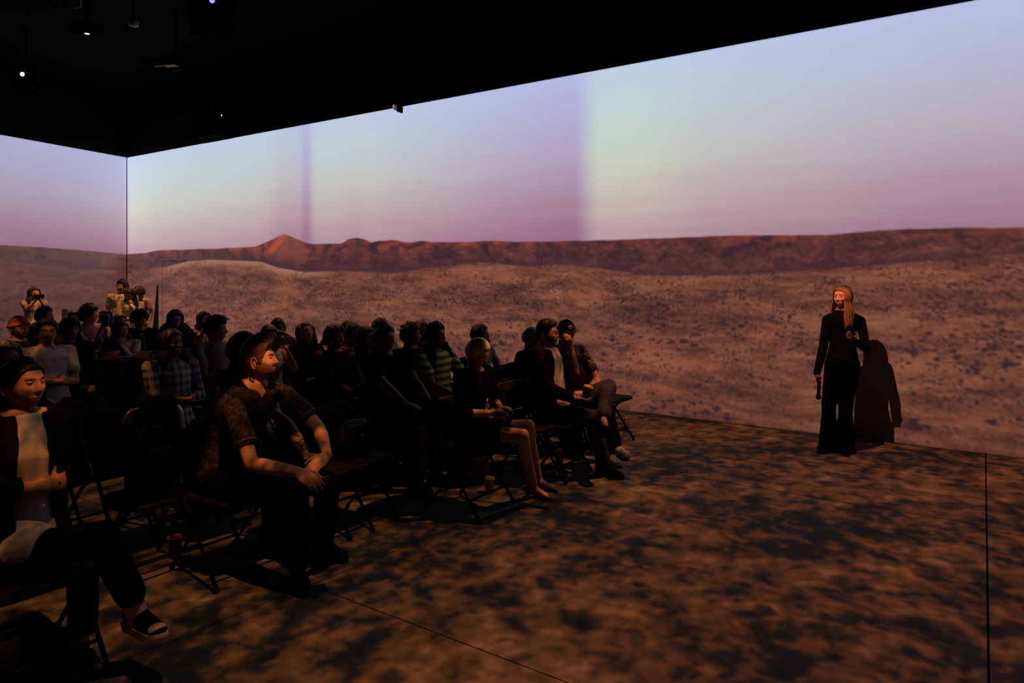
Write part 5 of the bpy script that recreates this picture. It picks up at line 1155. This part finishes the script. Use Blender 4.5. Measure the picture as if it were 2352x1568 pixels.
# ------------------------------------------------------------------ folded dark stand by the door
q = W(358, 800, 13.9); st_ = empty('folded_stand', 'tall narrow dark folded stand leaning by the door', 'stand', (q.x, q.y, 0), math.atan2(CT, -ST)-PI/2+R(-12))
part('front_panel', MB().add([(-.09, -.02, 0), (.06, -.02, 0), (.045, 0, 1.52), (.02, 0, 1.52), (-.09, 0, 0), (.06, 0, 0), (.045, .01, 1.52), (.02, .01, 1.52)], [(0, 1, 2, 3), (7, 6, 5, 4), (0, 4, 5, 1), (1, 5, 6, 2), (2, 6, 7, 3), (3, 7, 4, 0)]).mesh('fp', False), M_BLACKPL, st_)
part('side_panel', MB().add([(-.20, .06, 0), (-.10, .0, 0), (.015, .0, 1.45), (.0, .03, 1.45), (-.20, .08, 0), (-.10, .02, 0), (.015, .012, 1.45), (.0, .04, 1.45)], [(0, 1, 2, 3), (7, 6, 5, 4), (0, 4, 5, 1), (1, 5, 6, 2), (2, 6, 7, 3), (3, 7, 4, 0)]).mesh('sp', False), mat('grey board', (.05, .048, .05), .9, .1), st_)
part('foot', MB().tube([(-.18, .07, .012), (.10, -.02, .012)], .012, 8).mesh('foot'), M_DKMET, st_)
# ------------------------------------------------------------------ projectors and fittings on the black ceiling
M_PJ = mat('black projector shell', (.0025, .0025, .003), 1.0, 0.0); M_EDGE = mat('grey projector edge', (.03, .03, .038), .8, 0.0); M_STICK = mat('yellow warning sticker', (.35, .32, .02), .6, .3); M_WST = mat('pale sticker', (.35, .30, .28), .6, .3)
def projector(label, loc, rz, tilt=0, size=(.27, .24, .09), lensface='front', glow=(190, 180, 255), es=14, lens=True):
    e = empty('ceiling_projector', label, 'projector', loc, rz, 'projectors hanging from the ceiling'); e.rotation_euler = (R(tilt), 0, rz); w, d, h = size
    part('shell', bevelled(MB().box((0, 0, 0), size).mesh('shell', False), .012), M_PJ, e)
    for a, b_ in (((-w, -d), (w, -d)), ((w, -d), (w, d)), ((w, d), (-w, d)), ((-w, d), (-w, -d))): part('edge_strip', MB().tube([(a[0]*1.003, a[1]*1.003, -h*1.01), (b_[0]*1.003, b_[1]*1.003, -h*1.01)], .0035, 5).mesh('edge'), M_EDGE, e)
    if lens:
        if lensface == 'front':
            part('lens_ring', MB().tube([(.10*math.cos(t*PI/10)*.62, -d-.012, .06*math.sin(t*PI/10)) for t in range(21)], .008, 6).mesh('lr'), M_EDGE, e)
            part('lens', MB().ell((0, -d-.004, 0), [(.030, 0, 0), (0, .012, 0), (0, 0, .034)], 16, 10).mesh('lens'), mat('lit lens '+str(glow[0]), (.02, .02, .02), .1, .5, emit=glow, es=es), e)
        else:
            part('lens_ring', MB().lathe([(.055, -h-.004), (.062, -h-.014), (.050, -h-.014)], 18).mesh('lr'), M_EDGE, e)
            part('lens', MB().ell((0, 0, -h-.010), [(.032, 0, 0), (0, .032, 0), (0, 0, .012)], 16, 8).mesh('lens'), mat('lit lens '+str(glow[0]), (.02, .02, .02), .1, .5, emit=glow, es=es), e)
    part('mount_plate', MB().box((0, 0, h+.012), (.08, .08, .012)).mesh('mp', False), M_PJ, e)
    L_ = CZ-loc[2]-h; part('ceiling_pole', MB().tube([(0, 0, h), (0, 0, h+L_)], .022, 10).mesh('pole'), M_PJ, e)
    return e
def lens_at(px, py, D, rz, d): return W(px, py, D)-Matrix.Rotation(rz, 3, 'Z') @ Vector((0, -d-.012, 0))
def front_frame(pj, size):
    w, d, h = size
    for a, b_ in (((-w, -h), (w, -h)), ((w, -h), (w, h)), ((w, h), (-w, h)), ((-w, h), (-w, -h))): part('front_edge', MB().tube([(a[0]*.97, -d*1.005, a[1]*.97), (b_[0]*.97, -d*1.005, b_[1]*.97)], .009, 5).mesh('fe'), M_EDGE, pj)
S1 = (.19, .40, .19); pj = projector('square projector with glowing violet-white lens above the left wall', lens_at(51, 170, 12.0, R(62), .40), R(62), 0, S1, 'front', (200, 190, 255), 3); front_frame(pj, S1)
S2 = (.26, .40, .16); pj = projector('large ceiling projector cut by the upper edge with violet lens', lens_at(487, 0, 8.7, R(58), .40), R(58), 0, S2, 'front', (150, 140, 255), 1.5); front_frame(pj, S2)
q = W(200, 66, 9.9); projector('flush projector with glowing red-white lens pointing down', q, R(20), 0, (.14, .13, .05), 'down', (255, 190, 170), 2.5)
q = W(402, 152, 11.7); pj = projector('unlit ceiling projector with yellow stickers underneath', q, R(20), 0, (.29, .29, .06), 'down', lens=False)
part('yellow_sticker', MB().box((.10, -.21, -.0625), (.10, .055, .0015)).mesh('ys', False), M_STICK, pj); part('pale_sticker', MB().box((-.08, -.24, -.0625), (.07, .022, .0015)).mesh('ws', False), M_WST, pj)
part('print_line', MB().box((.02, .02, -.0625), (.07, .006, .001)).mesh('pl', False), mat('dim print', (.12, .09, .09), .6), pj)
q = W(178, 8, 8.6); e = empty('hanging_label', 'small yellow sticker plate on the ceiling near the upper edge', 'sticker', q, R(20)); part('plate', bevelled(MB().box((0, 0, 0), (.05, .008, .05)).mesh('plate', False), .003), M_STICK, e); part('wire', MB().tube([(0, 0, .05), (0, 0, CZ-q.z)], .003, 6).mesh('wire'), M_PJ, e)
q = W(307, 57, 10.2); e = empty('smoke_detector', 'round pale smoke detector on the dark ceiling', 'detector', q)
part('housing', MB().lathe([(.052, 0), (.060, .012), (.060, .04)], 24, (0, 0, -.02)).mesh('sd'), mat('pale plastic', (.25, .22, .22), .5, .3), e); part('base', MB().lathe([(.066, .022), (.066, .034)], 24).mesh('sb'), mat('pale plastic', (.25, .22, .22), .5, .3), e)
part('stem', MB().tube([(0, 0, .03), (0, 0, CZ-q.z)], .012, 8).mesh('stem'), M_PJ, e)
q = W(515, 266, 14.3); e = empty('status_light', 'tiny bluish status light box under the ceiling', 'light', q); part('housing', bevelled(MB().box((0, 0, 0), (.06, .05, .04)).mesh('h', False), .005), M_PJ, e); part('lens', MB().ell((.0, -.052, 0), [(.014, 0, 0), (0, .01, 0), (0, 0, .014)], 12, 8).mesh('l'), mat('status led', (0, 0, 0), .3, .3, emit=(190, 255, 255), es=1.5), e); part('rod', MB().tube([(0, 0, .03), (0, 0, CZ-q.z)], .010, 8).mesh('rod'), M_PJ, e)
u_, v_ = WALLPT(919, 249); e = empty('wall_sensor', 'small black sensor with orange dot clamped at the top of the long screen', 'sensor', (u_, -.02, v_))
part('body', bevelled(MB().box((0, -.04, 0), (.045, .04, .035)).mesh('b', False), .005), mat('sensor shell', (.03, .03, .045), .5, .4), e); part('bracket', MB().box((.04, -.03, -.02), (.02, .05, .05)).mesh('br', False), M_PJ, e); part('orange_dot', MB().ell((-.062, -.05, .03), [(.026, 0, 0), (0, .02, 0), (0, 0, .026)], 12, 8).mesh('d'), mat('orange lamp', (.6, .2, .0), .4, .3, emit=(225, 130, 10), es=.7), e)
u_, v_ = WALLPT(500, 303); q = Vector((u_, -.17, v_)); e = empty('ceiling_speaker', 'dim black loudspeaker box above the long screen', 'speaker', q, 0); part('cabinet', bevelled(MB().box((0, 0, 0), (.45, .14, .16)).mesh('c', False), .01), mat('speaker shell', (.006, .006, .007), 1.0, .0), e); part('grille', MB().box((0, -.145, 0), (.40, .004, .13)).mesh('g', False), mat('speaker grille', (.008, .008, .009), 1.0, .0, .5, 300), e); part('rod', MB().tube([(0, 0, .15), (0, 0, CZ-q.z)], .014, 8).mesh('rod'), M_PJ, e)
u_, v_ = WALLPT(548, 298); q = Vector((u_, -.15, v_+.03)); e = empty('ceiling_spotlight', 'unlit black spotlight right of the loudspeaker box', 'spotlight', q, R(-30)); e.rotation_euler = (R(35), 0, R(-30)); part('barrel', MB().lathe([(.08, -.14), (.085, -.12), (.085, .08), (.05, .13)], 20).mesh('b'), mat('speaker shell', (.006, .006, .007), 1.0, .0), e); part('yoke', MB().tube([(-.095, 0, 0), (-.1, 0, .12), (0, 0, .2), (.1, 0, .12), (.095, 0, 0)], .008, 6).mesh('y'), M_PJ, e)
u_, v_ = WALLPT(1704, 92); e = empty('cable_hook', 'tiny hook above the top edge of the long screen', 'hook', (u_, -.03, v_+.02)); part('hook_wire', MB().tube([(0, 0, 0), (.0, -.01, .05), (.01, -.01, .10)], .006, 6).mesh('w'), M_EDGE, e); part('hook_plate', MB().box((0, .012, 0), (.02, .004, .03)).mesh('p', False), M_EDGE, e)
